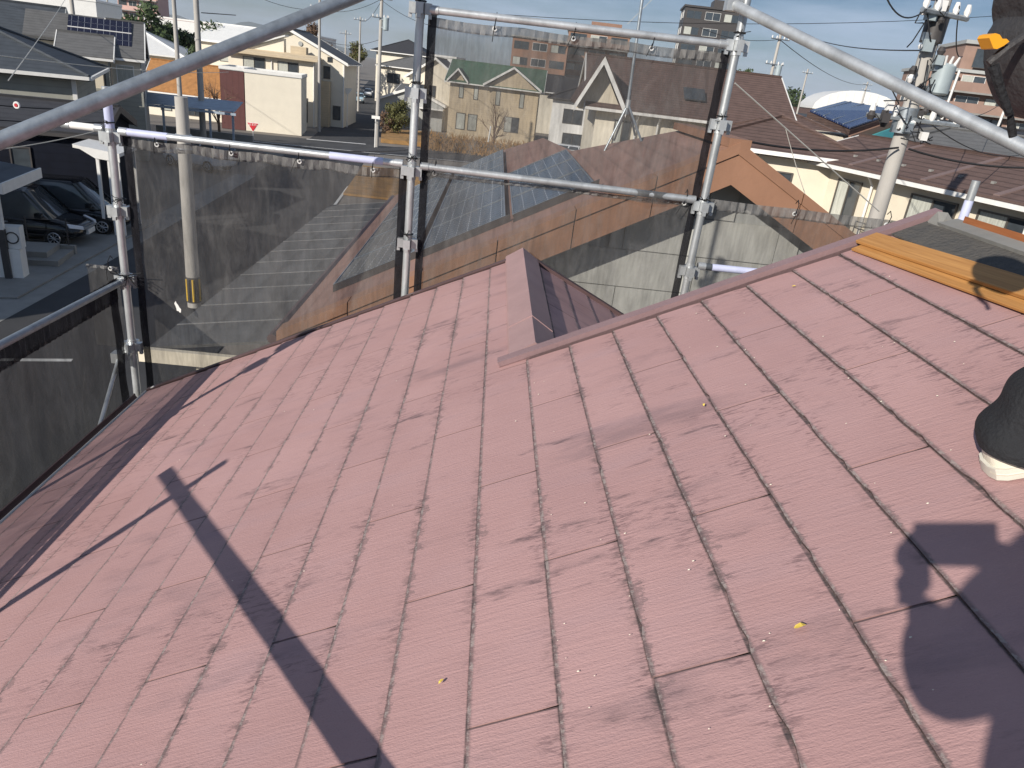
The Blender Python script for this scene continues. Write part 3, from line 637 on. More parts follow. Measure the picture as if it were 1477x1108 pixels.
net(off(ex(P_R, P_R2, .02), .03), off(ex(P_R, P_R2, 1.15), .03), 6.625, 4.2, 'low grey net with black hem in front of the terracotta gable, behind stepped rake', 11.2, .008, .055, .02, eyes=(.30, .62, .92), band_l=False)
net((-2.36, 4.60), (-2.36, 1.0), 5.695, 3.2, 'side net hung from the rail along the eave above the street', 15.0, .004, .13, .03, nm=M_NETS, eyes=(.42, .75), band_l=True, band_r=False, front=1)
net((-2.56, 4.66), (-2.36, 4.66), 5.76, 5.2, 'small folded flap of net beside the corner post', 18.0, .0, .02, .012, eyes=(.8,), band_l=False, band_r=False, nx=16, nz=14)
rr_ = random.Random(4); c_ = A(256, 443, 4.60)
tr_ = MB().prism([c_ + Vector((math.cos(q * .48) * rr_.uniform(.008, .02) + math.sin(q * .48) * -.012, 0, math.sin(q * .48) * rr_.uniform(.025, .045))) for q in range(13)], (0, .002, 0))
tag(tr_.build('plaster_splash', M_WHITE), 'dried white splash stuck on the dusty net beside the guarded stub pole', 'splash')
# bundles of ties at the posts
def tie_bundle(p, seed, label, n=9, s=.09):
    e = empty('tie_bundle', p); tag(e, label, 'cable ties', 'black tie bundles on the scaffold'); rr = random.Random(seed)
    mb = MB(); mb.ring((0, 0, 0), (0, 0, 1), .031, .004)
    mb.build('loop', M_TIE, e, True)
    for _ in range(n):
        a = Vector((rr.uniform(-1, 1), -.6 - .4 * rr.random(), rr.uniform(-.6, .7))).normalized() * s * rr.uniform(.5, 1.1)
        MB().tube([(0, -.028, rr.uniform(-.01, .01)), a * .5 + Vector((0, -.02, rr.uniform(-.02, .02))), a], .0022, 5).build('tail', M_TIE, e, True)
tie_bundle((P_L[0] + .03, P_L[1], 5.70), 1, 'large black tie bundle on the corner post at the side rail', 16, .14)
tie_bundle((P_L[0] + .02, P_L[1], 6.20), 2, 'black ties knotted on the corner post above its second bracket', 6, .08)
tie_bundle((P_L[0], P_L[1], 6.66), 12, 'black tie around the lavender sleeve on the corner post', 3, .05)
tie_bundle((P_M[0], P_M[1], 6.66), 3, 'black ties where the middle rail meets the tall post', 8, .07)
tie_bundle((P_M[0], P_M[1], 7.09), 4, 'black ties halfway up the upper net on the tall post', 6, .06)
tie_bundle((P_M[0], P_M[1], 6.19), 5, 'black ties low on the tall post below the middle rail', 6, .07)
tie_bundle((P_M[0], P_M[1], 7.52), 13, 'black ties where the top rail meets the tall post', 4, .05)
tie_bundle((P_R[0], P_R[1], 6.62), 6, 'black ties where the middle rail meets the post behind the stepped rake', 6, .07)
tie_bundle((P_R[0], P_R[1], 7.11), 7, 'black ties on the upper net edge at the post behind the stepped rake', 5, .09)
tie_bundle((P_R[0], P_R[1], 7.56), 8, 'black ties where the top rail meets the post behind the stepped rake', 5, .08)
mb = MB(); mb.tube([A(203, 578, 4.5), A(210, 566, 4.48), A(222, 557, 4.47)], .005, 8); mb.build('gutter_hook', M_WHITE, house0, True)

# ------------------------------------------------------------------ houses
def window(par, face, u, z, w, h, dims, curtain=False, mull=1, fm=None):
    W, D = dims; fm = fm or M_ALU
    def L(a, b, n):                                  # a along wall, n outwards
        return {'F': (a, -n, b), 'B': (W - a, D + n, b), 'L': (-n, D - a, b), 'R': (W + n, a, b)}[face]
    t = .05; fr = MB()
    def bx(a0, b0, a1, b1, n0, n1, mb): mb.box(L(a0, b0, n0), L(a1, b1, n1))
    bx(u, z, u + w, z + t, -.02, .06, fr); bx(u, z + h - t, u + w, z + h, -.02, .06, fr)
    bx(u, z + t, u + t, z + h - t, -.02, .06, fr); bx(u + w - t, z + t, u + w, z + h - t, -.02, .06, fr)
    for i in range(mull):
        c = u + w * (i + 1) / (mull + 1); bx(c - t / 2, z + t, c + t / 2, z + h - t, -.02, .05, fr)
    wf = fr.build('window', fm, par)
    for i in range(mull + 1):
        a0 = u + w * i / (mull + 1) + t / 2; a1 = u + w * (i + 1) / (mull + 1) - t / 2
        p = MB(); bx(a0 + .005, z + t, a1 - .005, z + h - t, -.01, .02 - .006 * (i % 2), p); p.build('pane', M_CURT if (curtain and i != 1) else M_GLASS, wf)
def house(name, label, x, y, yaw, w, d, he, rt, rise, wm, rm, tm=None, oh=.5, wins=(), cat='house', group=None, t=.16):
    """house with its front-left ground corner at x,y; local x along the front, local y away from it"""
    tm = tm or M_WHITE
    e = empty(name, (x, y, 0), yaw); tag(e, label, cat, group)
    wb = MB()
    if rt == 'gx': wb.prism([(0, 0, 0), (0, 0, he), (0, d / 2, he + rise - .05), (0, d, he), (0, d, 0)], (w, 0, 0))
    elif rt == 'gy': wb.prism([(0, 0, 0), (0, 0, he), (w / 2, 0, he + rise - .05), (w, 0, he), (w, 0, 0)], (0, d, 0))
    else: wb.box((0, 0, 0), (w, d, he))
    wb.build('wall', wm, e)
    if rt == 'gx':
        k = rise / (d / 2); zl = he - oh * k
        for s_ in (0, 1):
            ya, yr = (-oh, d / 2) if s_ == 0 else (d + oh, d / 2)
            MB().prism([(-oh, ya, zl), (w + oh, ya, zl), (w + oh, yr, he + rise), (-oh, yr, he + rise)], (0, 0, t)).build('roof', rm, e)
            g = -.1 if s_ == 0 else .1
            MB().box((-oh, ya, zl - .03), (w + oh, ya + g, zl + .09)).build('gutter', tm, e)
            for xx in (-oh - .05, w + oh): MB().prism([(xx, ya, zl - .1), (xx, ya, zl + t + .02), (xx, yr, he + rise + t + .02), (xx, yr, he + rise - .1)], (.05, 0, 0)).build('bargeboard', tm, e)
        MB().box((-oh, d / 2 - .14, he + rise + t - .05), (w + oh, d / 2 + .14, he + rise + t + .05)).build('ridge_cap', rm, e)
    elif rt == 'gy':
        k = rise / (w / 2); zl = he - oh * k
        for s_ in (0, 1):
            xa, xr = (-oh, w / 2) if s_ == 0 else (w + oh, w / 2)
            MB().prism([(xa, -oh, zl), (xa, d + oh, zl), (xr, d + oh, he + rise), (xr, -oh, he + rise)], (0, 0, t)).build('roof', rm, e)
            g = -.1 if s_ == 0 else .1
            MB().box((xa, -oh, zl - .03), (xa + g, d + oh, zl + .09)).build('gutter', tm, e)
            for yy in (-oh - .05, d + oh): MB().prism([(xa, yy, zl - .1), (xa, yy, zl + t + .02), (xr, yy, he + rise + t + .02), (xr, yy, he + rise - .1)], (0, .05, 0)).build('bargeboard', tm, e)
        MB().box((w / 2 - .14, -oh, he + rise + t - .05), (w / 2 + .14, d + oh, he + rise + t + .05)).build('ridge_cap', rm, e)
    elif rt == 'hip':
        W0, W1, D0, D1 = -oh, w + oh, -oh, d + oh; m_ = min(W1 - W0, D1 - D0) / 2; zl = he; zt = he + rise
        if W1 - W0 >= D1 - D0: r0, r1 = (W0 + m_, (D0 + D1) / 2, zt), (W1 - m_, (D0 + D1) / 2, zt)
        else: r0, r1 = ((W0 + W1) / 2, D0 + m_, zt), ((W0 + W1) / 2, D1 - m_, zt)
        c = [(W0, D0, zl), (W1, D0, zl), (W1, D1, zl), (W0, D1, zl)]
        lo = [(a, b, zl - t) for a, b, _ in c]
        fs = [(0, 1, 5, 4), (1, 2, 5), (2, 3, 4, 5), (3, 0, 4)] if W1 - W0 >= D1 - D0 else [(0, 1, 4), (1, 2, 5, 4), (2, 3, 5), (3, 0, 4, 5)]
        MB().add(c + [r0, r1] + lo, fs + [(0, 6, 7, 1), (1, 7, 8, 2), (2, 8, 9, 3), (3, 9, 6, 0), (6, 9, 8, 7)]).build('roof', rm, e)
        hc = MB(); up = Vector((0, 0, .02))
        for a, b in (((0, 4), (1, 5), (2, 5), (3, 4)) if W1 - W0 >= D1 - D0 else ((0, 4), (1, 4), (2, 5), (3, 5))) + ((4, 5),):
            q = c + [r0, r1]; hc.tube([Vector(q[a]) + up, Vector(q[b]) + up], .09, 6)
        hc.build('hip_cap', rm, e)
        for a, b in (((W0, D0 - .1), (W1, D0)), ((W0, D1), (W1, D1 + .1)), ((W0 - .1, D0), (W0, D1)), ((W1, D0), (W1 + .1, D1))):
            MB().box((a[0], a[1], zl - .12), (b[0], b[1], zl + .02)).build('gutter', tm, e)
    else:
        MB().box((-.05, -.05, he), (w + .05, d + .05, he + .08)).build('roof', rm, e)
        for a, b in (((-.06, -.06), (w + .06, .09)), ((-.06, d - .09), (w + .06, d + .06)), ((-.06, .1), (.09, d - .1)), ((w - .09, .1), (w + .06, d - .1))): MB().box((a[0], a[1], he + .05), (b[0], b[1], he + .3)).build('parapet', tm, e)
    for q in wins: window(e, *q[:5], (w, d), *(q[5:]))
    return e
def sub(e, mb, name, mt): return mb.build(name, mt, e)

# --- neighbour with terracotta roof and solar panels, directly beyond the nets
NX, NZ, NK, NY0, NY1 = 2.6, 6.75, .54, 8.0, 18.4
NXL = -2.3; NXR = 2 * NX - NXL
nz_ = lambda x: NZ - NK * abs(x - NX)
nb = empty('terracotta_roof_house', (0, 0, 0)); tag(nb, 'house with terracotta roof and rows of solar panels, seen through the nets', 'house')
MB().prism([(NXL + .3, NY0 + .45, 0), (NXL + .3, NY0 + .45, nz_(NXL) - .05), (NX, NY0 + .45, NZ - .2), (NXR - .3, NY0 + .45, nz_(NXR) - .05), (NXR - .3, NY0 + .45, 0)], (0, 1.9, 0)).build('wall', M_GREY, nb)
MB().box((NXL + .3, NY0 + 2.36, 0), (NXR - .3, NY1 - .4, 3.9)).build('wall', M_GREY, nb)
M_GREYP = mat('grey_wall_panel', (.46, .46, .43), .8, 0, .1, 2, .15, 30)
gy = NY0 + .42; ph = .455
for r in range(16):                                  # siding panels clipped under the gable
    z0, z1 = r * ph, r * ph + ph - .012
    xs = [NXL + .3 + (1.82 * .5 if r % 2 else 0) + 1.82 * i for i in range(-1, 8)]
    for xa in xs:
        xb = xa + 1.81; a, b = max(xa, NXL + .3), min(xb, NXR - .3)
        if b - a < .05: continue
        top = lambda x: min(z1, nz_(x) - .24)
        pts = sorted({a, b, *[x for x in (NX, NX - (NZ - .24 - z1) / NK, NX + (NZ - .24 - z1) / NK, NX - (NZ - .24 - z0) / NK, NX + (NZ - .24 - z0) / NK) if a < x < b]})
        up = [(x, gy, top(x)) for x in pts if top(x) > z0 + .002]
        if len(up) < 2: continue
        poly = [(up[0][0], gy, z0)] + up + [(up[-1][0], gy, z0)]
        if abs(poly[0][2] - poly[1][2]) < .004: poly.pop(0)
        MB().prism(poly, (0, .028, 0)).build('siding_panel', M_GREYP, nb)
HB = [(NX, 10.6), (1.38, 13.1), (1.12, 17.2), (.37, 18.2)]
lp = [(NXL, NY0), (NX, NY0)] + HB + [(NXL, NY1)]
nroof = MB().prism([(x, y, nz_(x)) for x, y in lp], (0, 0, -.1)).build('roof', M_TERRA, nb)
MB().prism([(NX, NY0, NZ), (NXR, NY0, nz_(NXR)), (NXR, 15, nz_(NXR)), (NX + 4.2, 15, nz_(NX + 4.2)), (NX, 10.6, NZ)], (0, 0, -.1)).build('roof', M_TERRA, nb)
MB().add([(NX, 10.6, NZ), (1.38, 13.1, nz_(1.38)), (4.2, 15, 4.9), (NX + 4.2, 15, nz_(NX + 4.2)), (1.12, 17.2, nz_(1.12)), (.37, 18.2, nz_(.37)), (3.4, 18.2, 4.9)], [(0, 1, 2), (0, 2, 3), (1, 4, 2), (4, 6, 2), (4, 5, 6)]).build('roof', M_TERRA, nb)
for sgn in (-1, 1):                                  # fascia boards of the gable, in lengths
    n = 6; ln = (NX - NXL) / n
    for i in range(n):
        xa, xb = NX + sgn * ln * i, NX + sgn * (ln * (i + 1) - .012)
        MB().prism([(xa, NY0 - .05, nz_(xa) + .05), (xa, NY0 - .05, nz_(xa) - .38), (xb, NY0 - .05, nz_(xb) - .38), (xb, NY0 - .05, nz_(xb) + .05)], (0, .05, 0)).build('fascia_board', M_TERRAF, nb)
        MB().prism([(xa, NY0 - .07, nz_(xa) + .06), (xa, NY0 - .07, nz_(xa) - .06), (xb, NY0 - .07, nz_(xb) - .06), (xb, NY0 - .07, nz_(xb) + .06)], (0, .28, 0)).build('verge_cap', M_TERRAF, nb)
    MB().prism([(NX, NY0 + .02, NZ - .2), (NX + sgn * 4.7, NY0 + .02, nz_(NX + 4.7) - .2), (NX + sgn * 4.7, NY0 + .45, nz_(NX + 4.7) - .2), (NX, NY0 + .45, NZ - .2)], (0, 0, .06)).build('soffit', M_ROOFDK, nb)
for y in [10.0 + .0, 10.3]: pass
MB().box((NX - .12, NY0 - .05, NZ + .0), (NX + .12, 10.6, NZ + .09)).build('ridge_cap', M_TERRAF, nb)
MB().tube([(NXL - .06, NY0, nz_(NXL) - .06), (NXL - .06, NY1, nz_(NXL) - .06)], .06, 8).build('gutter', M_CAPD, nb, True)
# lower lean-to roof on the street side
M_SEAM = mat('grey_seam', (.22, .22, .22), .6)
sh = empty('lean_to_roof', (0, 0, 0)); tag(sh, 'grey lean-to sheet roof with pale seams below the terracotta eave', 'roof')
sz = lambda x: 2.62 + (x + 5.1) * .16
for i in range(12):
    ya = 10.75 + i * 1.1; yb = ya + 1.085; xl = -5.1
    MB().prism([(xl, ya, sz(xl)), (-2.35, ya, sz(-2.35)), (-2.35, yb, sz(-2.35)), (xl, yb, sz(xl))], (0, 0, -.05)).build('roof_sheet', M_ROOFG, sh)
    MB().prism([(xl, yb - .01, sz(xl) + .012), (-2.35, yb - .01, sz(-2.35) + .012), (-2.35, yb + .02, sz(-2.35) + .012), (xl, yb + .02, sz(xl) + .012)], (0, 0, -.05)).build('seam', M_SEAM, sh)
MB().box((-5.2, 10.6, 2.42), (-2.4, 10.7, 2.64)).build('fascia', M_CREAM, sh)
for yy in (10.8, 16.5, 22.6): MB().box((-4.4, yy, 0), (-4.28, yy + .12, 2.55)).build('support_post', M_CREAM, sh)
# solar panels
def pv(x0, x1, y0, y1, idx):
    dx = (x1 - x0); ln = math.hypot(dx, dx * NK); w = y1 - y0; d = Vector((1, 0, NK)).normalized(); nn = Vector((-NK, 0, 1)).normalized()
    mtx = Matrix((d, Vector((0, 1, 0)), nn)).transposed().to_4x4(); mtx.translation = Vector((x0, y0, nz_(x0))) + nn * .07
    e = MB().box((0, 0, -.035), (ln, w, .0)).build('solar_panel', M_DARKT, nb, False, mtx)
    g = MB(); g.box((.02, .02, 0), (ln - .02, w - .02, .004)); g.build('cells', M_PV, e)
    f_ = MB()
    for a, b in (((0, 0), (ln, .02)), ((0, w - .02), (ln, w)), ((0, .02), (.02, w - .02)), ((ln - .02, .02), (ln, w - .02))): f_.box((a[0], a[1], -.001), (b[0], b[1], .012))
    f_.build('frame', M_GALVD, e)
for i in range(6):
    pv(-1.88, -.84, 9.25 + i * 1.42, 9.25 + i * 1.42 + 1.40, 0); pv(-.74, .28, 9.12 + i * 1.42, 9.12 + i * 1.42 + 1.40, 1)
for i in range(3): pv(.36, 1.30, 9.0 + i * 1.34, 9.0 + i * 1.34 + 1.32, 2)
for ci, (xa, xb, ya) in enumerate(((-1.9, -.82, 9.2), (-.76, .3, 9.07), (.34, 1.32, 8.95))):
    MB().prism([(xa, ya, nz_(xa) + .001), (xb, ya, nz_(xb) + .001), (xb, ya, nz_(xb) + .1), (xa, ya, nz_(xa) + .1)], (0, -.03, 0)).build('panel_skirt', M_DARKT, nb)
# antenna mast on four legs, standing on the terracotta roof
am = empty('antenna_mast'); tag(am, 'bare grey antenna mast on splayed legs on the terracotta roof', 'antenna mast')
q0, q1 = A(906, 150, 11.6), A(928, -30, 11.6)
MB().tube([q0 - Vector((0, 0, .15)), q1 + Vector((0, 0, .8))], .024, 10).build('pole', M_GALVD, am, True)
for px, py, yy in ((872, 217, 11.6), (884, 214, 12.3), (925, 207, 11.0), (914, 206, 11.9)):
    g = A(px, py, yy); g.z = nz_(min(g.x, NX)); MB().tube([q0, g], .017, 8).build('leg', M_GALVD, am, True)
MB().tube([q0 - Vector((0, 0, .06)), q0 + Vector((0, 0, .06))], .04, 10).build('clamp', M_GALV, am, True)

M_TRIM2 = mat('brown_grey_strip', (.19, .135, .125), .6)
# --- complex of cream houses with brown tiled roofs
ry = R(-14)
wR = [('F', .5, 2.9, 1.9, .85, False, 2), ('F', 4.6, 3.2, 1.1, 1.55, True, 1)]
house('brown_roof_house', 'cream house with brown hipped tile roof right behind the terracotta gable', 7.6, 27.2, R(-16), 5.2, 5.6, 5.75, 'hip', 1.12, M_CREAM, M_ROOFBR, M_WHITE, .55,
      [('F', 1.75, 4.35, 1.5, .75, False, 2), ('L', 2.0, 3.4, 1.4, 1.3, True, 1)])
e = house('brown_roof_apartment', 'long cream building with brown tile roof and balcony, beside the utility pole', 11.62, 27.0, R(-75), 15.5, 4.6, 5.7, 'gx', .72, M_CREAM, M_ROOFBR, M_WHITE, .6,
      [('F', 1.6, 3.55, 1.15, 1.65, True, 1), ('F', 4.9, 3.3, 1.75, 1.95, True, 1), ('F', 7.35, 3.3, 1.9, 1.95, True, 1), ('F', 10.6, 3.3, 1.8, 1.9, True, 1)])
bl = MB().box((3.6, -.75, 2.7), (9.8, -.65, 3.35)); sub(e, bl, 'balcony_wall', M_BRICKB)
sub(e, MB().box((3.6, -.66, 2.55), (9.8, 0, 2.7)), 'balcony_floor', M_CONC)
for i in range(4): sub(e, MB().tube([(3.7, -.7, 3.5 + i * .2), (9.7, -.7, 3.5 + i * .2)], .02, 6), 'balcony_rail', M_DARKT)
for i in range(6): sub(e, MB().tube([(3.7 + i * 1.2, -.7, 3.3), (3.7 + i * 1.2, -.7, 4.12)], .02, 6), 'balcony_post', M_DARKT)
for xx in (3.3, 8.95): sub(e, MB().tube([(xx, -.12, .2), (xx, -.12, 5.2), (xx, -.5, 5.62)], .045, 8), 'downpipe', M_WHITE)
for xx, yy in ((2.4, 1.2), (5.5, 1.0), (8.0, 1.3)): sub(e, MB().prism([(xx, -.5, 5.57), (xx + .2, -.5, 5.57), (xx + .2, 2.28, 6.44), (xx, 2.28, 6.44)], (0, 0, .17)), 'roof_seam_strip', M_TRIM2)
for k in range(9): sub(e, MB().box((.6 + k * 1.1, .2, 5.9), (.7 + k * 1.1, .3, 5.99)), 'snow_guard', M_CONC)
# --- solar roof with teal gutter, grey roofs, brown roofs further on the right
s1 = empty('blue_solar_house', (0, 0, 0)); tag(s1, 'house with blue solar panels on its roof and a teal gutter', 'house')
qa, qb, qc, qd_ = A(1165, 162, 33), A(1226, 188, 30), A(1303, 162, 34), A(1218, 147, 38)
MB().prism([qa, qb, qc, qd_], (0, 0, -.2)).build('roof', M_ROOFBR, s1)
MB().prism([A(1168, 161, 33), A(1226, 186, 30), A(1300, 161.5, 34), A(1218, 147.5, 38)], (0, 0, .06)).build('solar_array', M_PVB, s1)
for k in range(4):
    t0 = (k + .5) / 4.2; a = A(1168, 161, 33).lerp(A(1226, 186, 30), t0); b = A(1218, 147.5, 38).lerp(A(1300, 161.5, 34), t0)
    MB().tube([a + Vector((0, 0, .075)), b + Vector((0, 0, .075))], .03, 6).build('panel_joint', M_GALVD, s1)
MB().prism([qb + Vector((0, 0, -.2)), qc + Vector((0, 0, -.2)), qc + Vector((0, 0, -.55)), qb + Vector((0, 0, -.62))], (.05, -.12, 0)).build('fascia', M_BRICKB, s1)
MB().prism([qb + Vector((.1, -.25, -.45)), qc + Vector((.1, -.25, -.45)), qc + Vector((.0, -.6, -1.3)), qb + Vector((0, -.6, -1.3))], (0, .15, 0)).build('teal_gutter', M_TEAL, s1)
MB().box((min(qa.x, qb.x) + .8, 30.8, 0), (qc.x - .5, 37, qb.z - .3)).build('wall', M_CREAM, s1)
house('grey_roof_house', 'low wide house with plain grey roof beyond the brown tiled building', 15.0, 30.5, R(-12), 17, 9, 5.9, 'hip', 1.25, M_CREAM, M_ROOFG, M_WHITE, .6)
house('dark_roof_house', 'house with dark flat-pitched roof in front of the brick apartment block', 21.5, 43, R(-10), 18, 10, 6.2, 'hip', 1.3, M_IVORY, M_ROOFDK, M_WHITE, .6)
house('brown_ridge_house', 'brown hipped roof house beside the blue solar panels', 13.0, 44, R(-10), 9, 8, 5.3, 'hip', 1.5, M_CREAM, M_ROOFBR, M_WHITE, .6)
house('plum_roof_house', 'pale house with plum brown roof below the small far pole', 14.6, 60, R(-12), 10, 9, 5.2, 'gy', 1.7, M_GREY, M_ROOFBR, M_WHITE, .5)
house('green_flat_roof', 'long low building with moss green flat roof under the brick apartments', 36, 66, R(-8), 22, 10, 7.1, 'flat', 0, M_IVORY, M_ROOFGR, M_WHITE)
sg = house('white_gablet_house', 'small white gablet peeking over the dark roof', 31.6, 60, R(-5), 2.6, 5, 7.0, 'gy', .9, M_WHITE, M_ROOFG, M_WHITE, .3)

def block(name, label, x, y, yaw, w, d, h, floors, bays, wm, bal=True, cat='apartment block', top=None, pm=None):
    e = empty(name, (x, y, 0), yaw); tag(e, label, cat); fh = h / floors; bw = w / bays
    MB().box((0, 0, 0), (w, d, h)).build('wall', wm, e)
    MB().box((-.3, -.3, h), (w + .3, d + .3, h + .35)).build('roof', pm or M_GREY, e)
    for f_ in range(floors):
        z = f_ * fh
        if z + fh < 5: continue
        if bal:
            MB().box((-.1, -1.25, z), (w + .1, 0, z + .2)).build('balcony_floor', M_CONC, e)
            MB().box((-.1, -1.25, z + .2), (w + .1, -1.12, z + 1.2)).build('balcony_wall', wm, e)
        for b in range(bays):
            window(e, 'F', b * bw + bw * .1, z + fh * (.3 if not bal else .12), bw * .8, fh * (.5 if not bal else .76), (w, d), (b + f_) % 3 == 0, 1, M_WHITE if (b % 2) else M_ALU)
        for b in range(2): window(e, 'L', d * (.2 + .45 * b), z + fh * .35, d * .16, fh * .45, (w, d), False, 0, M_WHITE)
    if top: MB().box((w * top[0], d * .2, h + .3), (w * top[1], d * .8, h + top[2])).build('stair_tower', wm, e)
    return e
e = block('brick_apartments', 'stepped pink brown apartment block with long balconies behind the worker', 50.6, 92, R(-14), 26, 12, 13.3, 6, 8, M_BRICKP)
MB().box((3.2, 1, 13.5), (26, 11, 16.4)).build('upper_storey', M_BRICKP, e); MB().box((3.0, .6, 16.4), (26, 11.4, 16.8)).build('upper_roof', M_GREY, e)
for b in range(4): window(e, 'F', 4.2 + b * 5.2, 13.9, 3.6, 2.0, (26, 12), False, 1, M_ALU)
for xx in (2.4, 8.6, 15): MB().tube([(xx, -1.35, 5), (xx + .3, -1.35, 13.4)], .14, 6).build('rain_pipe', M_WHITE, e)
block('brown_block', 'plain brown brick block with small paired windows, seen through the upper net', 1.8, 150, R(-6), 10.5, 10, 13.6, 5, 3, M_BRICKB, False)
block('brown_tower_block', 'taller brown brick block with corner balconies, seen through the upper net', 12.6, 156, R(-6), 12, 11, 16.2, 6, 3, M_BRICKB, True, top=(.35, .85, 2.2))
block('dark_tower', 'dark grey tower standing above the top rail', 36.5, 165, R(-8), 11.5, 10, 23.8, 8, 3, M_DARKT, False, top=(.5, .95, 2.0), pm=M_DARKT)
block('pink_tower_block', 'pink tiled apartment tower beyond the solar panelled grey house', -97, 205, R(6), 9.5, 9, 19, 7, 4, M_PINK, True)
# --- A-frame fronted brown roof house seen through the upper net
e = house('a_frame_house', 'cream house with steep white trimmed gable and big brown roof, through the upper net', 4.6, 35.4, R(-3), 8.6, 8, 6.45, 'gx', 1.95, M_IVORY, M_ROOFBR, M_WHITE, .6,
          [('F', .9, 4.3, .8, 1.5, True, 1), ('F', 6.0, 4.4, 1.2, 1.3, False, 1)])
pA, pL, pR_ = (-.05, -1.0, 8.35), (-1.1, -1.0, 6.3), (1.25, -1.0, 6.3)
for a, b in ((pA, pL), (pA, pR_)): MB().prism([Vector(a), Vector(a) + Vector((0, 0, -.32)), Vector(b) + Vector((0, 0, -.32)), Vector(b)], (0, -.08, 0)).build('gable_trim', M_WHITE, e)
MB().prism([Vector(pA) + Vector((0, .7, -.3)), Vector(pL) + Vector((.1, .7, -.2)), Vector(pR_) + Vector((-.1, .7, -.2))], (0, .25, 0)).build('gable_face', M_CREAM, e)
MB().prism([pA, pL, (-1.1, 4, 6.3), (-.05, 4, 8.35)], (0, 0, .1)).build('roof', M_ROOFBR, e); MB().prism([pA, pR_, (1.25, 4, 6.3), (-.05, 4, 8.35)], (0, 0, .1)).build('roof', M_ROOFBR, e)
MB().prism([(4.0, .6, 7.02), (5.0, .6, 7.02), (5.0, 1.35, 7.5), (4.0, 1.35, 7.5)], (0, -.02, .05)).build('skylight', M_GLASS, e)
for xx in (1.9, 2.9): sub(e, MB().tube([(xx, -.15, 0), (xx, -.15, 5.8), (xx, -.5, 6.1)], .05, 8), 'downpipe', M_WHITE)
M_STONE = mat('white_stone', (.72, .70, .64), .85, 0, .3, 12, .6, 30)
tag(MB().box((2.7, 30.2, 0), (4.1, 31.2, 4.6)).build('stone_gate_block', M_STONE), 'white rough stone block behind the solar panels', 'stone block')
# --- green roofed beige house and white houses with dark roofs
e = house('green_roof_house', 'beige two storey house with green roof and narrow windows, through the upper net', -5.2, 84, R(-4), 9.6, 9, 5.9, 'gx', 1.9, M_BEIGE, M_ROOFGR, M_WHITE, .55,
      [('F', .9, 1.0, 1.0, 1.7, True, 0), ('F', 2.2, 1.0, 1.0, 1.7, True, 0), ('F', 6.2, 1.3, 1.6, 1.6, True, 1), ('F', 1.0, 4.2, .5, 1.5, True, 0), ('F', 2.6, 4.2, .5, 1.5, True, 0), ('F', 5.0, 3.9, .5, 1.5, True, 0), ('F', 7.6, 3.9, .5, 1.5, True, 0)])
for (xa, xb, zt2, dp) in ((-.3, 2.0, 7.0, .25), (3.6, 9.9, 7.75, .5)):
    xm = (xa + xb) / 2; kk = (zt2 - 5.8) / (xm - xa)
    MB().prism([(xa + .3, -dp, 5.7), (xb - .3, -dp, 5.7), (xm, -dp, zt2 - .1)], (0, 3.6, 0)).build('cross_gable', M_BEIGE, e)
    for x1 in (xa, xb):
        MB().prism([(x1, -dp - .5, 5.75), (xm, -dp - .5, zt2), (xm, 4.2, zt2), (x1, 4.2, 5.75)], (0, 0, .14)).build('roof', M_ROOFGR, e)
        MB().prism([(x1, -dp - .55, 5.68), (xm, -dp - .55, zt2 - .07), (xm, -dp - .55, zt2 + .16), (x1, -dp - .55, 5.92)], (0, .05, 0)).build('bargeboard', M_WHITE, e)
house('beige_neighbour_house', 'ivory gabled house with dark roof beside the shed and the green roofed house', -10.5, 92, R(-4), 6, 8, 5.8, 'gy', 2.0, M_IVORY, M_ROOFDK, M_WHITE, .5, [('F', 1, 3.6, .8, 1.3), ('F', 2.4, 3.6, .8, 1.3), ('F', 1.2, .8, 1.4, 1.7)])
house('white_dark_roof_house', 'white house with dark hipped roof and wide window between green roof and steep gable', 5.6, 78, R(-5), 8.5, 8, 5.5, 'hip', 1.8, M_WHITE, M_ROOFDK, M_DARKT, .5, [('F', 1.2, 3.2, 2.0, 1.4, False, 1), ('F', 5.4, 3.3, 1.2, 1.2, False, 0), ('F', 1.4, .4, 2, 1.9, False, 1)])
house('white_step_house', 'white house with charcoal roof behind the steep white trimmed gable', 11.4, 70, R(-5), 8, 8, 5.2, 'hip', 1.7, M_WHITE, M_ROOFDK, M_DARKT, .5, [('F', .6, 3.2, 1.4, 1.3, False, 1), ('F', 3.0, 3.2, 1.2, 1.2, False, 0)])
house('dark_roof_terrace', 'terrace with long dark roof below the brown brick blocks', 0.5, 108, R(-5), 22, 9, 5.6, 'gx', 2.0, M_IVORY, M_ROOFDK, M_WHITE, .5)

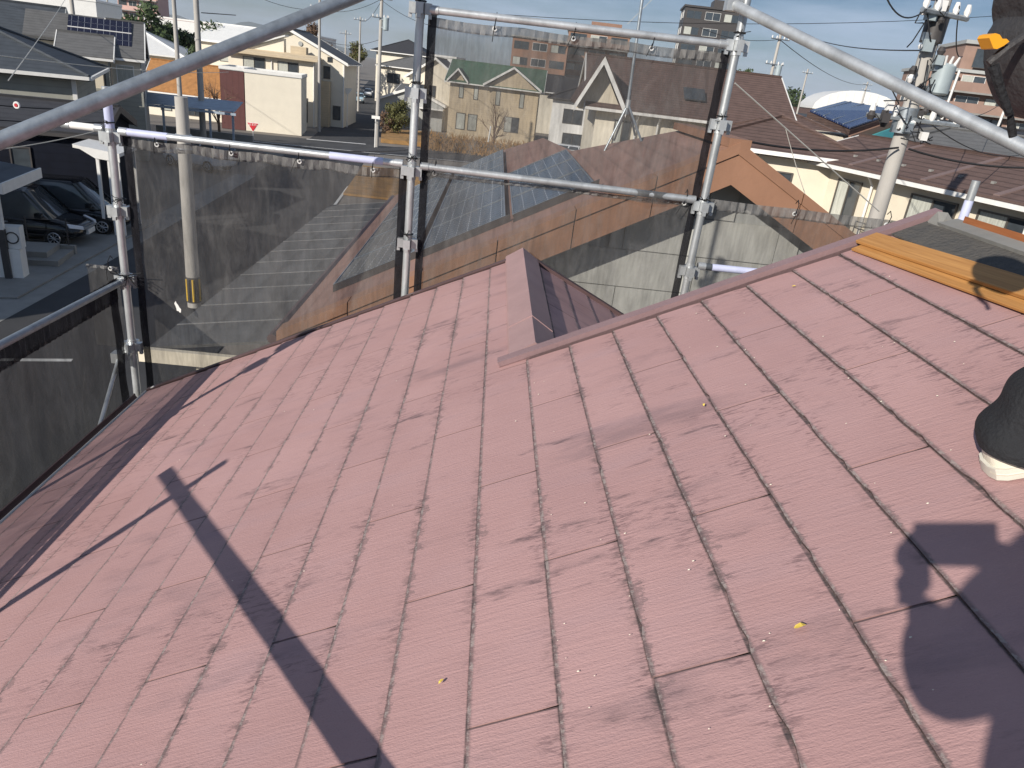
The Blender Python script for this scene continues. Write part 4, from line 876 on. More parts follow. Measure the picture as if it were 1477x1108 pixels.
# --- street houses on the left
LY = R(22)
e = house('grey_hip_house', 'grey walled house with charcoal hipped roof and white gutter, behind the navy house', -26.6, 30.3, LY, 9.2, 8.6, 5.05, 'hip', 1.75, M_GREYS, M_SLATEB, M_WHITE, .6,
      [('F', 5.2, 2.3, 2.2, 1.75, True, 1, M_DARKT), ('R', .9, 2.2, .8, 1.7, False, 0), ('R', 3.6, 2.6, 1.3, 1.4, False, 0)])
sub(e, MB().box((9.05, -.06, .2), (9.22, .1, 4.85)), 'corner_trim', M_WHITE)
g1 = A(72, 60, 44)
house('grey_gable_house', 'grey house with long charcoal roof and sharp gable behind the grey hipped house', g1.x - 9.0 * math.cos(LY), g1.y - 9.0 * math.sin(LY), LY, 9.0, 9, 5.3, 'gx', 2.35, M_GREY, M_SLATEB, M_GREY, .45)
g1 = A(88, 78, 43)
e = house('solar_gable_house', 'grey roofed house with cream upper wall and small side gable behind the charcoal roofs', g1.x, g1.y, LY, 2.2, 4.4, 5.5, 'gx', .95, M_CREAM, M_ROOFG, M_WHITE, .3, [('F', 1.9, 3.8, .45, 1.2, False, 0)])
sub(e, MB().box((-.03, -.03, 0), (2.23, .5, 3.9)), 'lower_cladding', M_GREYS); sub(e, MB().box((2.2, -.02, 0), (2.24, 4.4, 5.4)), 'side_cladding', M_GREY)
g1 = A(158, 78, 44.5)
e = house('solar_panel_gable', 'narrow grey gable house with dark rooftop panels beside the thin utility poles', g1.x, g1.y, LY, 1.5, 6.4, 5.6, 'gx', 1.75, M_CREAM, M_ROOFG, M_WHITE, .25, [('F', .25, 4.2, .9, 1.0, True, 0, M_WHITE), ('R', .6, 3.2, .5, 1.6, False, 0)])
sub(e, MB().prism([(-4.2, 1.0, 6.06), (-.25, 1.0, 6.06), (-.25, 3.2, 7.36), (-4.2, 3.2, 7.36)], (0, 0, .15)), 'side_roof', M_ROOFG); sub(e, MB().box((-4.0, 1.3, 0), (-.02, 6, 6.0)), 'side_wall', M_CREAM)
sub(e, MB().box((-.02, -.04, 0), (1.53, .4, 3.8)), 'lower_cladding', M_GREYS); sub(e, MB().box((1.5, -.02, 0), (1.54, 6.4, 5.5)), 'side_cladding', M_GREY)
sub(e, MB().prism([(-2.1, .8, 6.11), (1.1, .8, 6.11), (1.1, 2.95, 7.36), (-2.1, 2.95, 7.36)], (0, -.04, .09)), 'solar_array', M_PVD)
sub(e, MB().tube([(-2.1, 1.88, 6.86), (1.1, 1.88, 6.86)], .03, 6), 'array_joint', M_WHITE)
# navy house with carport, cars and forecourt
e = house('navy_house', 'black navy sided low house behind the parked black cars', -24.2, 26.6, R(14), 9.6, 5.5, 3.3, 'gx', .75, M_NAVY, M_ROOFDK, M_DARKT, .25, [('F', 6.6, 1.6, .7, 1.1, False, 0, M_DARKT)])
cp = empty('white_carport', (-14.3, 27.3, 0), R(10)); tag(cp, 'white carport canopy with slim white posts beside the navy house', 'carport')
MB().prism([(-.5, -.4, 3.1), (1.0, -.4, 2.9), (1.0, 1.8, 2.9), (-.5, 1.8, 3.1)], (0, 0, .12)).build('canopy', M_WHITE, cp)
MB().prism([(-.5, -.45, 3.22), (1.0, -.45, 3.02), (1.0, -.45, 2.72), (.2, -.45, 2.8)], (0, .05, 0)).build('canopy_face', M_WHITE, cp)
for xx, yy in ((.25, -.35), (.62, -.35), (.9, -.35), (.9, 1.7)): MB().box((xx - .05, yy - .05, 0), (xx + .05, yy + .05, 2.9)).build('post', M_WHITE, cp)
pc = empty('porch_roof', (-14.35, 21.6, 0), R(12)); tag(pc, 'small slate porch roof with white fascia on a white and dark post', 'porch')
MB().prism([(-2.0, -1.6, 3.15), (.75, -1.3, 2.75), (.75, 1.6, 2.75), (-2.0, 1.6, 3.15)], (0, 0, .12)).build('roof', M_SLATEB, pc)
MB().prism([(.78, -1.35, 2.9), (.78, 1.65, 2.9), (.78, 1.65, 2.6), (.78, -1.35, 2.6)], (.05, 0, 0)).build('fascia', M_WHITE, pc)
MB().prism([(-2.0, -1.65, 3.28), (.83, -1.38, 2.88), (.83, -1.38, 2.62), (-2.0, -1.65, 2.95)], (0, -.05, 0)).build('fascia', M_WHITE, pc)
MB().box((.35, -.9, 1.5), (.5, -.75, 2.75)).build('post', M_WHITE, pc); MB().box((.34, -.91, 0), (.51, -.74, 1.5)).build('post_base', M_DARKT, pc)
ac = empty('outdoor_unit', (-13.75, 20.9, .07), R(12)); tag(ac, 'white outdoor unit standing on a white cabinet by the porch post', 'outdoor unit')
MB().box((-.75, 0, 0), (.35, .45, .85)).build('cabinet', M_WHITE, ac); MB().box((-.05, .05, .86), (.4, .4, 1.5)).build('casing', M_METW, ac); MB().ring((.2, .04, 1.18), (0, 1, 0), .16, .02).build('fan_grille', M_DARKT, ac)
st = empty('concrete_steps', (-13.9, 22.3, .07), R(12)); tag(st, 'low concrete steps on the forecourt in front of the cars', 'steps')
MB().box((-1.6, 0, 0), (.7, 1.6, .17)).build('step', M_CONC, st); MB().box((-1.6, .35, .17), (.3, 1.6, .34)).build('step', M_CONC, st)
fw = empty('mesh_fence', (-14.4, 23.9, .07), R(10)); tag(fw, 'thin dark mesh fence on a low kerb beside the black car', 'fence')
MB().box((-3.0, -.08, 0), (.9, .08, .28)).build('kerb', M_CONC, fw)
for i in range(4): MB().tube([(-2.9 + i * 1.2, 0, .2), (-2.9 + i * 1.2, 0, 1.15)], .025, 6).build('post', M_DARKT, fw)
for i in range(5): MB().tube([(-2.9, 0, .4 + i * .17), (.75, 0, .4 + i * .17)], .008, 5).build('wire', M_DARKT, fw)
# out of view to the left: the house whose shadow lies over the forecourt
house('neighbour_house', 'tall grey gabled house standing across the forecourt from the porch', -33, 5.5, R(14), 14, 10, 7.2, 'gx', 2.2, M_GREY, M_SLATEB, M_WHITE, .5)

house('shade_house', 'unseen tall grey house added to shade the grey hipped house', -39, 19.5, R(18), 11, 9, 7.0, 'gx', 2.2, M_GREY, M_SLATEB, M_WHITE, .5)  # second unseen house, added to throw shade on the grey hipped house
# cars
def car(label, x, y, yaw, paint, kind='van', Ln=4.7):
    e = empty('parked_car', (x, y, .02), yaw); tag(e, label, 'car'); W = .86 if kind != 'small' else .74; H = {'van': 1.85, 'small': 1.5, 'suv': 1.65}[kind]
    hl = Ln / 2; zb = .98
    st_ = [(-hl, .45, .80, .78), (-hl + .1, .3, zb - .02, .95), (-hl * .5, .26, zb, 1.0), (0, .26, zb, 1.0), (hl * .42, .26, zb, 1.0), (hl * .62, .27, zb - .04, .99), (hl - .25, .3, zb - .22, .93), (hl - .03, .4, zb - .36, .78)]
    rg = []
    for xx, a, b, k in st_:
        w = W * k; rg.append([(xx, -w * .9, a), (xx, -w, a + .12), (xx, -w, (a + b) / 2), (xx, -w * .94, b), (xx, -w * .6, b + .03), (xx, w * .6, b + .03), (xx, w * .94, b), (xx, w, (a + b) / 2), (xx, w, a + .12), (xx, w * .9, a)])
    b = MB().loft(rg).build('body', paint, e, True); b.modifiers.new('s', 'SUBSURF').levels = 1; b.modifiers['s'].render_levels = 2
    fr = hl * (.62 if kind == 'van' else .5); rf = hl * (.28 if kind == 'van' else .12); rb = -hl + (.28 if kind != 'small' else .35)
    base = [(-hl + .1, W * .9), (fr, W * .9)]
    g = MB(); gr = []
    for (xx, z, w) in ((0, zb - .05, 0), (0, zb + .3, 1), (0, H - .06, 2)):
        k = (0, .45, 1)[w]; x0 = (-hl + .08) + (rb + .12 - (-hl + .08)) * k; x1 = fr + (rf - fr) * k; ww = W * (.93, .89, .76)[w]
        gr.append([(x0, -ww, z), (x1 - .12, -ww, z), (x1, -ww * .8, z), (x1, ww * .8, z), (x1 - .12, ww, z), (x0, ww, z)])
    MB().loft(gr).build('window_glass', M_GLASS, e, True)
    rp = MB().loft([[(rb + .08, -W * .77, H - .07), (rf - .02, -W * .77, H - .07), (rf + .05, 0, H - .06), (rf - .02, W * .77, H - .07), (rb + .08, W * .77, H - .07)], [(rb + .2, -W * .66, H), (rf - .14, -W * .66, H), (rf - .1, 0, H), (rf - .14, W * .66, H), (rb + .2, W * .66, H)]]).build('roof_panel', paint, e, True)
    for s_ in (-1, 1):
        for k0, k1 in ((-.02, -.0), (.45, .45), (.98, .98)):
            xa = (-hl + .08) + (fr + hl - .08) * (k0 if k0 > 0 else .02); xb = rb + .12 + (rf - rb - .12) * (k1 if k1 > 0 else .03)
            MB().prism([(xa, s_ * W * .935, zb - .03), (xa + .1, s_ * W * .935, zb - .03), (xb + .08, s_ * W * .775, H - .05), (xb, s_ * W * .775, H - .05)], (0, s_ * .015, 0)).build('pillar', paint, e)
        for xx in (-hl * .6, hl * .62):
            w = empty('wheel'); w.parent = e; w.location = (xx, s_ * (W - .1), .32)
            MB().tube([(0, -.1, 0), (0, .1, 0)], .32, 20).build('tyre', M_TYRE, w, True)
            r_ = MB(); r_.ring((0, s_ * .1, 0), (0, 1, 0), .19, .02, 16, 5)
            for q in range(8): a = q * math.pi / 4; r_.tube([(0, s_ * .108, 0), (.19 * math.cos(a), s_ * .108, .19 * math.sin(a))], .017, 5)
            r_.build('rim', M_RIM, w, True)
        MB().prism([(hl - .42, s_ * W * .9, .70), (hl - .06, s_ * W * .62, .62), (hl - .08, s_ * W * .6, .74), (hl - .5, s_ * W * .88, .84)], (.05, s_ * .06, .01)).build('headlight', M_LAMP, e)
        MB().box((-hl - .02, s_ * W * .62, .85), (-hl + .1, s_ * W * .9, 1.15)).build('tail_lamp', M_RED, e)
        MB().box((fr - .45, s_ * W * .95, zb + .02), (fr - .25, s_ * (W * .95 + .2), zb + .17)).build('mirror', paint, e)
        MB().box((-.1, s_ * W * 1.0, .78), (.12, s_ * (W * 1.0 + .03), .82)).build('door_handle', M_RIM, e)
    MB().box((hl - .08, -.3, .42), (hl + .02, .3, .58)).build('number_plate', M_WHITE, e); MB().box((hl - .12, -W * .55, .60), (hl - .0, W * .55, .68)).build('grille', M_RIM, e)
    return e
car('black minivan with bright alloy wheel parked beside the low steps', -16.1, 25.3, R(8), M_BLACKCAR)
car('black van parked deeper in the forecourt beside the white carport', -15.7, 27.5, R(10), M_BLACKCAR, 'van', 4.9)
car('white car parked by the street, seen through the dusty net by the stub pole', -17.2, 44.6, R(160), M_WHITECAR, 'suv', 4.3)
car('pale blue car coming along the far street', -22.6, 128, R(-82), M_BLUECAR, 'small', 4.0)
car('white car further up the far street beyond the blue one', -24.9, 150, R(-82), M_WHITECAR, 'small', 3.9)
car('silver grey car parked behind the terracotta roof, seen through upper net', 6.4, 71.5, R(172), M_WHITECAR, 'suv', 4.4)

# --- middle distance: maroon and ivory box, ivory house, orange roof, corrugated carport
house('ivory_box_house', 'plain ivory flat roofed block with blank wall facing the crossing', -21.8, 67.6, R(9), 4.7, 5.5, 4.75, 'flat', 0, M_IVORY, M_GREY, M_WHITE)
house('maroon_annex', 'maroon panelled flat roofed annex joined to the ivory block', -23.8, 67.3, R(9), 1.95, 5, 4.8, 'flat', 0, M_MAROON, M_GREY, M_WHITE)
e = house('ivory_gable_house', 'large ivory house with wide gable rising behind the blank ivory block', -26.9, 80.4, R(2), 11.0, 9, 6.3, 'gy', 2.45, M_IVORY, M_ROOFG, M_WHITE, .45,
      [('F', 8.9, 4.6, .7, 1.2, False, 0), ('F', 9.9, .7, .8, 1.4, False, 0), ('F', 9.3, 6.2, .5, .5, False, 0)])
sub(e, MB().box((8.3, -1.3, 0), (9.7, -.02, 4.4)), 'bay_box', M_BEIGE); sub(e, MB().box((10.9, -.1, 0), (11.02, -.01, 6.1)), 'downpipe', M_WHITE)
sub(e, MB().tube([(6.6, -.1, 7.6), (6.6, .05, 7.6)], .22, 12), 'round_vent', M_GREY)
e = house('ivory_front_wing', 'two storey ivory front wing with small gable and curtained upper windows', -26.4, 77.2, R(2), 8.3, 3.0, 6.2, 'flat', 0, M_IVORY, M_GREY, M_BEIGE, .4,
      [('F', 1.4, 4.6, 2.1, 1.3, True, 1), ('F', 4.7, 4.5, 2.0, 1.3, True, 1), ('F', 6.6, .4, 1.0, 2.3, False, 0)])
sub(e, MB().prism([(-.4, -.8, 6.1), (8.7, -.8, 6.1), (8.7, .2, 6.45), (-.4, .2, 6.45)], (0, 0, .2)), 'eave_roof', M_BEIGE)
sub(e, MB().prism([(1.6, .1, 6.5), (5.3, .1, 7.85), (5.3, .1, 6.5)], (0, .9, 0)), 'small_gable', M_IVORY)
sub(e, MB().prism([(1.1, -.25, 6.45), (5.5, -.25, 8.05), (5.5, 1.2, 8.05), (1.1, 1.2, 6.45)], (0, 0, .14)), 'small_gable_roof', M_METW)
sub(e, MB().box((5.9, .2, 6.5), (7.4, 1.2, 7.3)), 'dormer_box', M_BEIGE)
for xx in (4.15, 8.2): sub(e, MB().tube([(xx, -.1, 0), (xx, -.1, 6.0)], .06, 6), 'downpipe', M_WHITE)
house('grey_tile_wing', 'wing with pale ribbed roof between maroon annex and large ivory house', -31.5, 84, R(-6), 8, 8, 6.9, 'gx', 1.6, M_IVORY, M_METW, M_WHITE, .4, [('F', 2, 5.0, 2.4, 1.2, True, 1)])
e = house('orange_roof_house', 'low house with weathered orange tiled roof behind the corrugated carport', -32.2, 72.0, R(0), 7.0, 5.0, 2.4, 'gx', 2.2, M_IVORY, M_ROOFOR, M_WHITE, .45, [('F', 1.2, .5, 1.0, 1.8, True, 0), ('F', 3.4, .3, 1.8, 2.0, False, 1)])
e = empty('corrugated_carport', (-22.3, 48, 0), R(4)); tag(e, 'blue grey corrugated carport roof on thin posts beside the stub pole', 'carport')
mb = MB(); n = 36
for i in range(n + 1):
    x = 6.1 * i / n
for k in range(3):
    c_ = MB(); m_ = 40
    for i in range(m_ + 1):
        y_ = .75 * i / m_; zz = 3.0 + (k * .75 + y_) * .22 + .012 * math.cos(i * 2 * math.pi / 20)
        c_.v += [(0, k * .75 + y_, zz), (6.0, k * .75 + y_, zz + .05)]
    for i in range(m_): c_.f.append((2 * i, 2 * i + 1, 2 * i + 3, 2 * i + 2))
    o_ = c_.build('roof_sheet', M_CORR, e, True); so = o_.modifiers.new('t', 'SOLIDIFY'); so.thickness = .02
for i in range(5): MB().box((.2 + i * 1.4, .1, 0), (.32 + i * 1.4, .22, 3.1)).build('post', M_CORR, e)
MB().box((-.05, -.08, 2.85), (6.1, 0, 3.0)).build('front_beam', M_CORR, e)
tag(MB().box((-22.6, 51.5, 0), (-16.2, 51.65, 1.4)).build('block_wall', M_CONC), 'low concrete wall behind the corrugated carport', 'wall')
house('pale_tile_house', 'cream house with pale grey tiled roof behind the thin poles', -44.5, 82, R(10), 11, 10, 4.9, 'hip', 2.2, M_CREAM, M_METW, M_WHITE, .6, [('F', 6.6, 2.6, 2.2, 1.8, False, 1), ('F', 2.8, 2.6, 2.0, 1.8, True, 1)])
house('white_flat_school', 'long white flat roofed building behind the charcoal gabled house', -86, 100, R(8), 34, 10, 9.6, 'flat', 0, M_METW, M_GREY, M_WHITE, .5, [('F', 3 + i * 4, 7.0, 2.6, 1.4, False, 1, M_WHITE) for i in range(7)], cat='building')
house('white_factory', 'long white low building with red top behind the dark trees', -62, 140, R(0), 30, 14, 9.2, 'flat', 0, M_METW, M_PINK, M_WHITE, cat='building')
house('dark_far_house', 'house with dark tiled roof behind pale tile house', -46, 104, R(-6), 9, 8, 5.6, 'hip', 1.6, M_IVORY, M_ROOFDK, M_WHITE)
house('grey_far_house', 'ivory house with grey hipped roof beyond the far street', -17.8, 118, R(-8), 9, 9, 6.2, 'hip', 2.0, M_IVORY, M_ROOFG, M_WHITE, .6, [('F', 1, 3.9, 2, 1.4, False, 1), ('F', 5, 3.9, 2, 1.4, False, 1)])
house('pagoda_roof_house', 'tall house with dark peaked roof above the far grey roofs', -22, 140, R(-8), 9, 9, 8.3, 'hip', 2.4, M_IVORY, M_ROOFDK, M_WHITE, .8)
house('white_cube_house', 'narrow white three storey cube house above the small orange walled house', -9.9, 112, R(-8), 3.6, 7, 8.2, 'flat', 0, M_WHITE, M_GREY, M_WHITE, .4, [('F', .6, 5.6, .5, 1.6, False, 0), ('F', 1.5, 5.6, .5, 1.6, False, 0), ('F', 1.4, 3.4, 1.4, 1.0, False, 0)])
house('orange_wall_house', 'small orange walled house below the white cube house', -13.6, 106, R(-8), 4.2, 6, 3.3, 'gx', .8, M_ROOFOR, M_ROOFG, M_WHITE, .3)
e = house('grey_shed', 'long low shed with pale sheet roof beside the far street', -13.6, 90, R(-2), 7.4, 11, 2.9, 'gy', 1.5, M_GREY, M_METW, M_WHITE, .3, cat='shed')
sub(e, MB().box((4.5, -1.6, 2.4), (7.6, -.02, 2.55)), 'canopy', M_METW)
house('white_arch_hall', 'far white long hall beside the domed roof', 122, 250, R(-10), 46, 20, 11.4, 'flat', 0, M_METW, M_METW, M_WHITE, cat='hall')
e = empty('domed_hall', (117, 255, 0), R(-12)); tag(e, 'far white domed hall on the skyline under the bright diagonal pipe', 'hall')
rg = [[(-13 + 26 * k / 6, 14 * math.cos(a), 8 + 6.6 * math.sin(a)) for a in [math.pi * i / 12 for i in range(13)]] for k in range(7)]
mb = MB(); nn_ = 13; mb.v = [Vector((p[1], p[0], p[2])) for r in rg for p in r]
for i in range(6):
    for j in range(12): mb.f.append((i * nn_ + j, i * nn_ + j + 1, (i + 1) * nn_ + j + 1, (i + 1) * nn_ + j))
mb.f += [tuple(range(13)), tuple(range(6 * 13, 7 * 13))]
mb.build('vault', M_METW, e, True); MB().box((-14, -13, 0), (14, 13, 8)).build('wall', M_IVORY, e)
for i in range(9): MB().box((-10 + i * 2.4, -13.15, 8.2), (-9.7 + i * 2.4, -13.0, 8.2 + 6 * math.sin(math.acos(max(-1, min(1, (-9.85 + i * 2.4) / 14))))), ).build('rib', M_WHITE, e)
house('white_far_house', 'small white house with gable before the far wood', 47.5, 150, R(-10), 6, 7, 9.2, 'gy', 1.8, M_WHITE, M_METW, M_WHITE, .6)
# filler town: further houses, each its own
rnd = random.Random(21); wallc = [M_CREAM, M_IVORY, M_GREY, M_BEIGE, M_WHITE, M_GREYS]; roofc = [M_ROOFDK, M_ROOFG, M_ROOFBR, M_SLATEB, M_ROOFBR, M_METW]
wn_ = ['cream', 'ivory', 'grey', 'beige', 'white', 'olive grey']; rn_ = ['black tiled', 'grey', 'brown tiled', 'slate blue', 'brown tiled', 'pale metal']
for yy in (78, 98, 128, 145, 160, 182, 205, 235, 260, 330):
    x = -0.80 * yy
    while x < .95 * yy:
        w = rnd.uniform(7.5, 11); xs_ = x; x += w + rnd.uniform(2, 6) + yy * .015
        cx = xs_ + w / 2; rx = road_pts[-1][0] if yy > 260 else None
        roadx = -13.6 - (yy - 70) * .14
        if abs(cx - roadx) < w / 2 + 6: continue
        if yy < 140 and -34 < cx < 24: continue
        if yy < 100 and cx < -20: continue
        if yy < 100 and cx > 48: continue
        if yy < 130 and cx < -50: continue
        i, j = rnd.randrange(6), rnd.randrange(6); he = rnd.uniform(5.0, 5.9); rt = rnd.choice(['hip', 'gx', 'gy', 'hip'])
        f_ = ' among the nearer far roofs' if yy < 130 else ' deep in the far roofscape'
        house('far_house', 'far %s walled house with %s %s roof%s' % (wn_[i], rn_[j], {'hip': 'hipped', 'gx': 'gabled', 'gy': 'gable fronted'}[rt], f_), xs_, yy + rnd.uniform(-6, 6), R(rnd.uniform(-14, 4)), w, rnd.uniform(7, 9), he, rt, rnd.uniform(1.3, 2.1), wallc[i], roofc[j], M_WHITE, .5,
              [('F', w * .15, 3.3, 1.6, 1.3, False, 1, M_WHITE), ('F', w * .6, 3.3, 1.6, 1.3, True, 1, M_WHITE)] if yy < 170 else (), group='far houses of the town: %s %s %s%s' % (wn_[i], rn_[j], rt, f_))

# ------------------------------------------------------------------ poles and wires
def pole(px, y, zt, label, r0=.16, r1=.1, base=None, arms=(), trans=False, name='utility_pole', lean=0):
    b = base or A(px[0], px[1], y); e = empty(name, (b.x, b.y, 0)); tag(e, label, 'utility pole')
    MB().tube([(0, 0, 0), (lean * .5, 0, zt / 2), (lean, 0, zt)], [r0, (r0 + r1) / 2, r1], 14).build('shaft', M_POLE, e, True)
    for (z, w, a) in arms:
        d = Vector((math.cos(a), math.sin(a), 0)); c = Vector((lean * z / zt, -r0 - .03, z)); ar = MB(); ar.tube([c - d * w / 2, c + d * w / 2], .045, 6).build('crossarm', M_GALVD, e)
        for k in (-.45, -.2, .2, .45):
            p = c + d * w * k; MB().tube([p, p + Vector((0, 0, .1)), p + Vector((0, 0, .22))], [.03, .06, .035], 8).build('insulator', M_PORC, e, True)
    if trans:
        z = trans; t_ = MB().tube([(.42, -.1, z - .5), (.42, -.1, z - .45), (.42, -.1, z + .4), (.42, -.1, z + .48)], [.2, .25, .25, .18], 16).build('transformer', M_TRANS, e, True)
        MB().box((.05, -.2, z - .35), (.3, 0, z - .25)).build('bracket', M_GALVD, e); MB().box((.05, -.2, z + .25), (.3, 0, z + .35)).build('bracket', M_GALVD, e)
        for k in (-.12, .12): MB().tube([(.42 + k, -.2, z + .42), (.42 + k, -.25, z + .65)], [.04, .025], 8).build('bushing', M_PORC, e, True)
    return e, Vector((b.x, b.y, 0))
sp = Vector((-8.16, 20.2, 0))
e, _ = pole(None, 0, 5.70, 'short thick concrete stub pole with yellow and black guard behind the dusty net', .185, .16, base=sp)
for i in range(12):
    a_ = -math.pi / 2 + i * math.pi / 6 + .35; MB().tube([(.185 * math.cos(a_), .185 * math.sin(a_), .2), (.184 * math.cos(a_), .184 * math.sin(a_), .85)], .034, 6).build('guard_stripe', M_YEL if i % 2 == 0 else M_BLACK, e)
for z in (4.75, 4.4): MB().ring((0, 0, z), (0, 0, 1), .18, .03).build('steel_band', M_GALV, e, True)
MB().tube([(0, 0, .15), (0, 0, .9)], .192, 14).build('guard_sleeve', M_DARKT, e, True)
# right pole carrying transformer and gear
e, PR = pole((1302, 191), 14.2, 10.4, 'large concrete utility pole with transformer and tangled gear before the brown tiled roof', .165, .13, arms=((9.0, 1.2, .4), (7.25, 1.6, -.3)))
px_ = PR
zt_ = 8.33
MB().tube([(.34, -.12, 7.72), (.34, -.12, 7.75), (.34, -.12, 8.2), (.34, -.12, 8.25)], [.15, .185, .185, .13], 18).build('transformer', M_TRANS, e, True)
for k in (-.13, 0, .13): MB().tube([(.34 + k * .7, -.22, 8.2), (.34 + k * .9, -.28, 8.36)], [.035, .018], 8).build('bushing', M_PORC, e, True)
for z in (7.8, 8.15): MB().box((.1, -.2, z - .05), (.3, .0, z + .05)).build('bracket', M_GALVD, e)
rr = random.Random(3)
for (cx, cz, n_, s_) in ((-.28, 9.0, 7, .22), (-.1, 8.45, 6, .2), (-.35, 7.25, 9, .42), (.25, 7.2, 7, .35), (-.1, 7.8, 5, .2)):
    for _ in range(n_):
        p = Vector((cx + rr.uniform(-s_, s_), -.2 + rr.uniform(-.15, .1), cz + rr.uniform(-.22, .22))); w = rr.uniform(.035, .09)
        if rr.random() < .5: MB().box(p - Vector((w, w * .7, w)), p + Vector((w, w * .7, w * 1.3))).build('fitting', rr.choice([M_PORC, M_TRANS, M_DARKT, M_GALVD]), e)
        else: MB().tube([p, p + Vector((0, 0, w)), p + Vector((0, 0, 2 * w))], [w * .6, w, w * .5], 9).build('insulator', rr.choice([M_PORC, M_DARKT]), e, True)
    for _ in range(4):
        p = Vector((cx + rr.uniform(-s_, s_), -.25, cz + rr.uniform(-.2, .2))); q = p + Vector((rr.uniform(-.5, .5), rr.uniform(-.1, .1), rr.uniform(-.5, .5)))
        MB().tube([p, p.lerp(q, .5) + Vector((rr.uniform(-.2, .2), -.1, -.15)), q], .012, 5).build('jumper_cable', M_WIRE, e, True)
MB().tube([(0, 0, 8.55), (0, 0, 9.0)], .19, 14).build('black_wrap', M_DARKT, e, True)
MB().tube([(-.05, -.02, 7.0), (-.05, -.02, 7.45)], .2, 12).build('steel_band', M_GALVD, e, True)
P2 = pole((257, 100), 46, 11.5, 'thin concrete pole rising behind the grey stub pole', .15, .10)[1]
P3 = pole((288, 100), 50, 12.5, 'thick tall concrete pole with crossarm standing before the orange roof', .2, .15, arms=((11.4, 1.8, .3),))[1]
P4 = pole((460.5, 120), 74, 11.5, 'slim pole in front of the large ivory house', .16, .11, arms=((10.7, 1.6, .2),))[1]
P5 = pole((518, 100), 108, 11.9, 'slim pole on the far street near the ivory house corner', .16, .11, arms=((11.5, 1.6, .2),))[1]
P6 = pole((547, 100), 66.5, 13, 'pole with transformer on the corner of the crossing', .18, .13, arms=((11.6, 1.8, .3), (10.2, 1.4, .3)), trans=9.8)[1]
P7 = pole((498, 90), 125, 10.5, 'further pole along the far street', .16, .11, arms=((10, 1.8, .1),))[1]
P8 = pole((1112, 110), 62, 12.4, 'thin wooden coloured pole with small transformer beyond the brown roofs', .16, .11, arms=((12.0, 1.6, .2), (10.2, 1.6, .2)), trans=9.7)[1]
P9 = pole((1158, 130), 120, 13, 'distant pole between the far wood and the domed hall', .17, .12, arms=((12.4, 1.8, .2),))[1]
P10 = pole((1250, 125), 150, 13.5, 'distant pole in front of the domed hall', .18, .13, arms=((13, 2, .2), (12, 2, .2)))[1]
P11 = pole((104, 10), 62, 12.5, 'pole with tangled lines behind the white flat school', .18, .13, arms=((10.8, 1.8, .2), (9.8, 1.6, .2)))[1]
P12 = pole((156, 15), 130, 13, 'far pole with crossarm standing before the pink tower', .16, .12, arms=((12, 1.8, .1),))[1]
P13 = pole((140, 15), 120, 12, 'far slim pole beside the pink tower', .15, .11, arms=((11, 1.8, .1),))[1]
def wire(a, b, sag, r, label, mt=None):
    a, b = Vector(a), Vector(b); n = 14
    pts = [a.lerp(b, i / n) - Vector((0, 0, sag * 4 * (i / n) * (1 - i / n))) for i in range(n + 1)]
    tag(MB().tube(pts, r, 5).build('overhead_wire', mt or M_WIRE, None, True), label, 'wire')
wire(A(1060, 200, 13), PR + Vector((-.1, -.2, 6.75)), .12, .02, 'thick black cable from the terracotta gable to the large utility pole')
wire(PR + Vector((.1, -.2, 6.75)), A(1500, 242, 13.5), .1, .02, 'thick black cable from the large utility pole past the brown tiled roof')
wire(A(1275, -12, 11), PR + Vector((-.3, -.2, 9.1)), .25, .012, 'black lead dropping to the top fittings of the large utility pole')
wire(PR + Vector((.2, -.2, 9.15)), A(1388, 82, 17), .25, .012, 'black lead leaving the large pole toward the brick apartments')
wire(A(1160, 50, 30), PR + Vector((-.2, -.2, 8.4)), .15, .012, 'thin wire sloping under the bright diagonal pipe to the large pole')
wire(A(1060, 120, 10), A(1268, 305, 11), .0, .009, 'pale taut guy wire crossing in front of the cream walls', M_WIREW)
wire(A(1133, 185, 12), A(1162, 282, 12), .02, .006, 'thin greenish lead hanging before the cream wall', M_WIREW)
wire(PR + Vector((.2, -.2, 7.3)), A(1480, 222, 24), .3, .012, 'black wire from the pole gear over the grey roof')
wire(PR + Vector((.2, -.2, 7.25)), A(1450, 145, 40), .3, .012, 'black wire from the pole gear toward the dark roof')
wire(A(600, 10, 40), A(1480, 20, 40), .6, .014, 'black wire crossing the sky behind the top rail')
wire(A(905, 35, 20), A(960, -20, 20), .0, .006, 'fine stay wire of the antenna mast', M_WIREW)
wire(A(-20, 78, 16), A(330, 104, 40), .15, .011, 'pale wire across the charcoal hipped roof', M_WIREW)
wire(A(12, 116, 20), P11 + Vector((0, 0, 9.2)), .1, .014, 'pale wire climbing from the grey house to the school pole', M_WIREW)
wire(A(-20, 150, 15), A(165, 157, 17), .05, .012, 'black service wire with pale insulator over the navy house')
wire(A(-20, 172, 15), A(165, 176, 17), .04, .012, 'lower black service wire over the navy house')
wire(A(-20, 218, 15), A(150, 186, 18), .05, .010, 'slanting pale wire above the navy wall', M_WIREW)
wire(A(150, 178, 17), sp + Vector((0, 0, 4.75)), .05, .012, 'black service wire tied to the stub pole')
wire(sp + Vector((0, 0, 4.75)), A(600, 215, 60), .3, .02, 'black wire from the stub pole along the crossing')
wire(P3 + Vector((0, 0, 11.3)), P4 + Vector((0, 0, 10.6)), .8, .018, 'wire between the pole by the orange roof and ivory house pole')
wire(P3 + Vector((.3, 0, 8.5)), A(340, 22, 60), .0, .03, 'straight dark stay from the pole by the orange roof')
wire(P4 + Vector((0, 0, 10.6)), P6 + Vector((0, 0, 11.6)), .5, .018, 'wire from the ivory house pole to the corner pole')
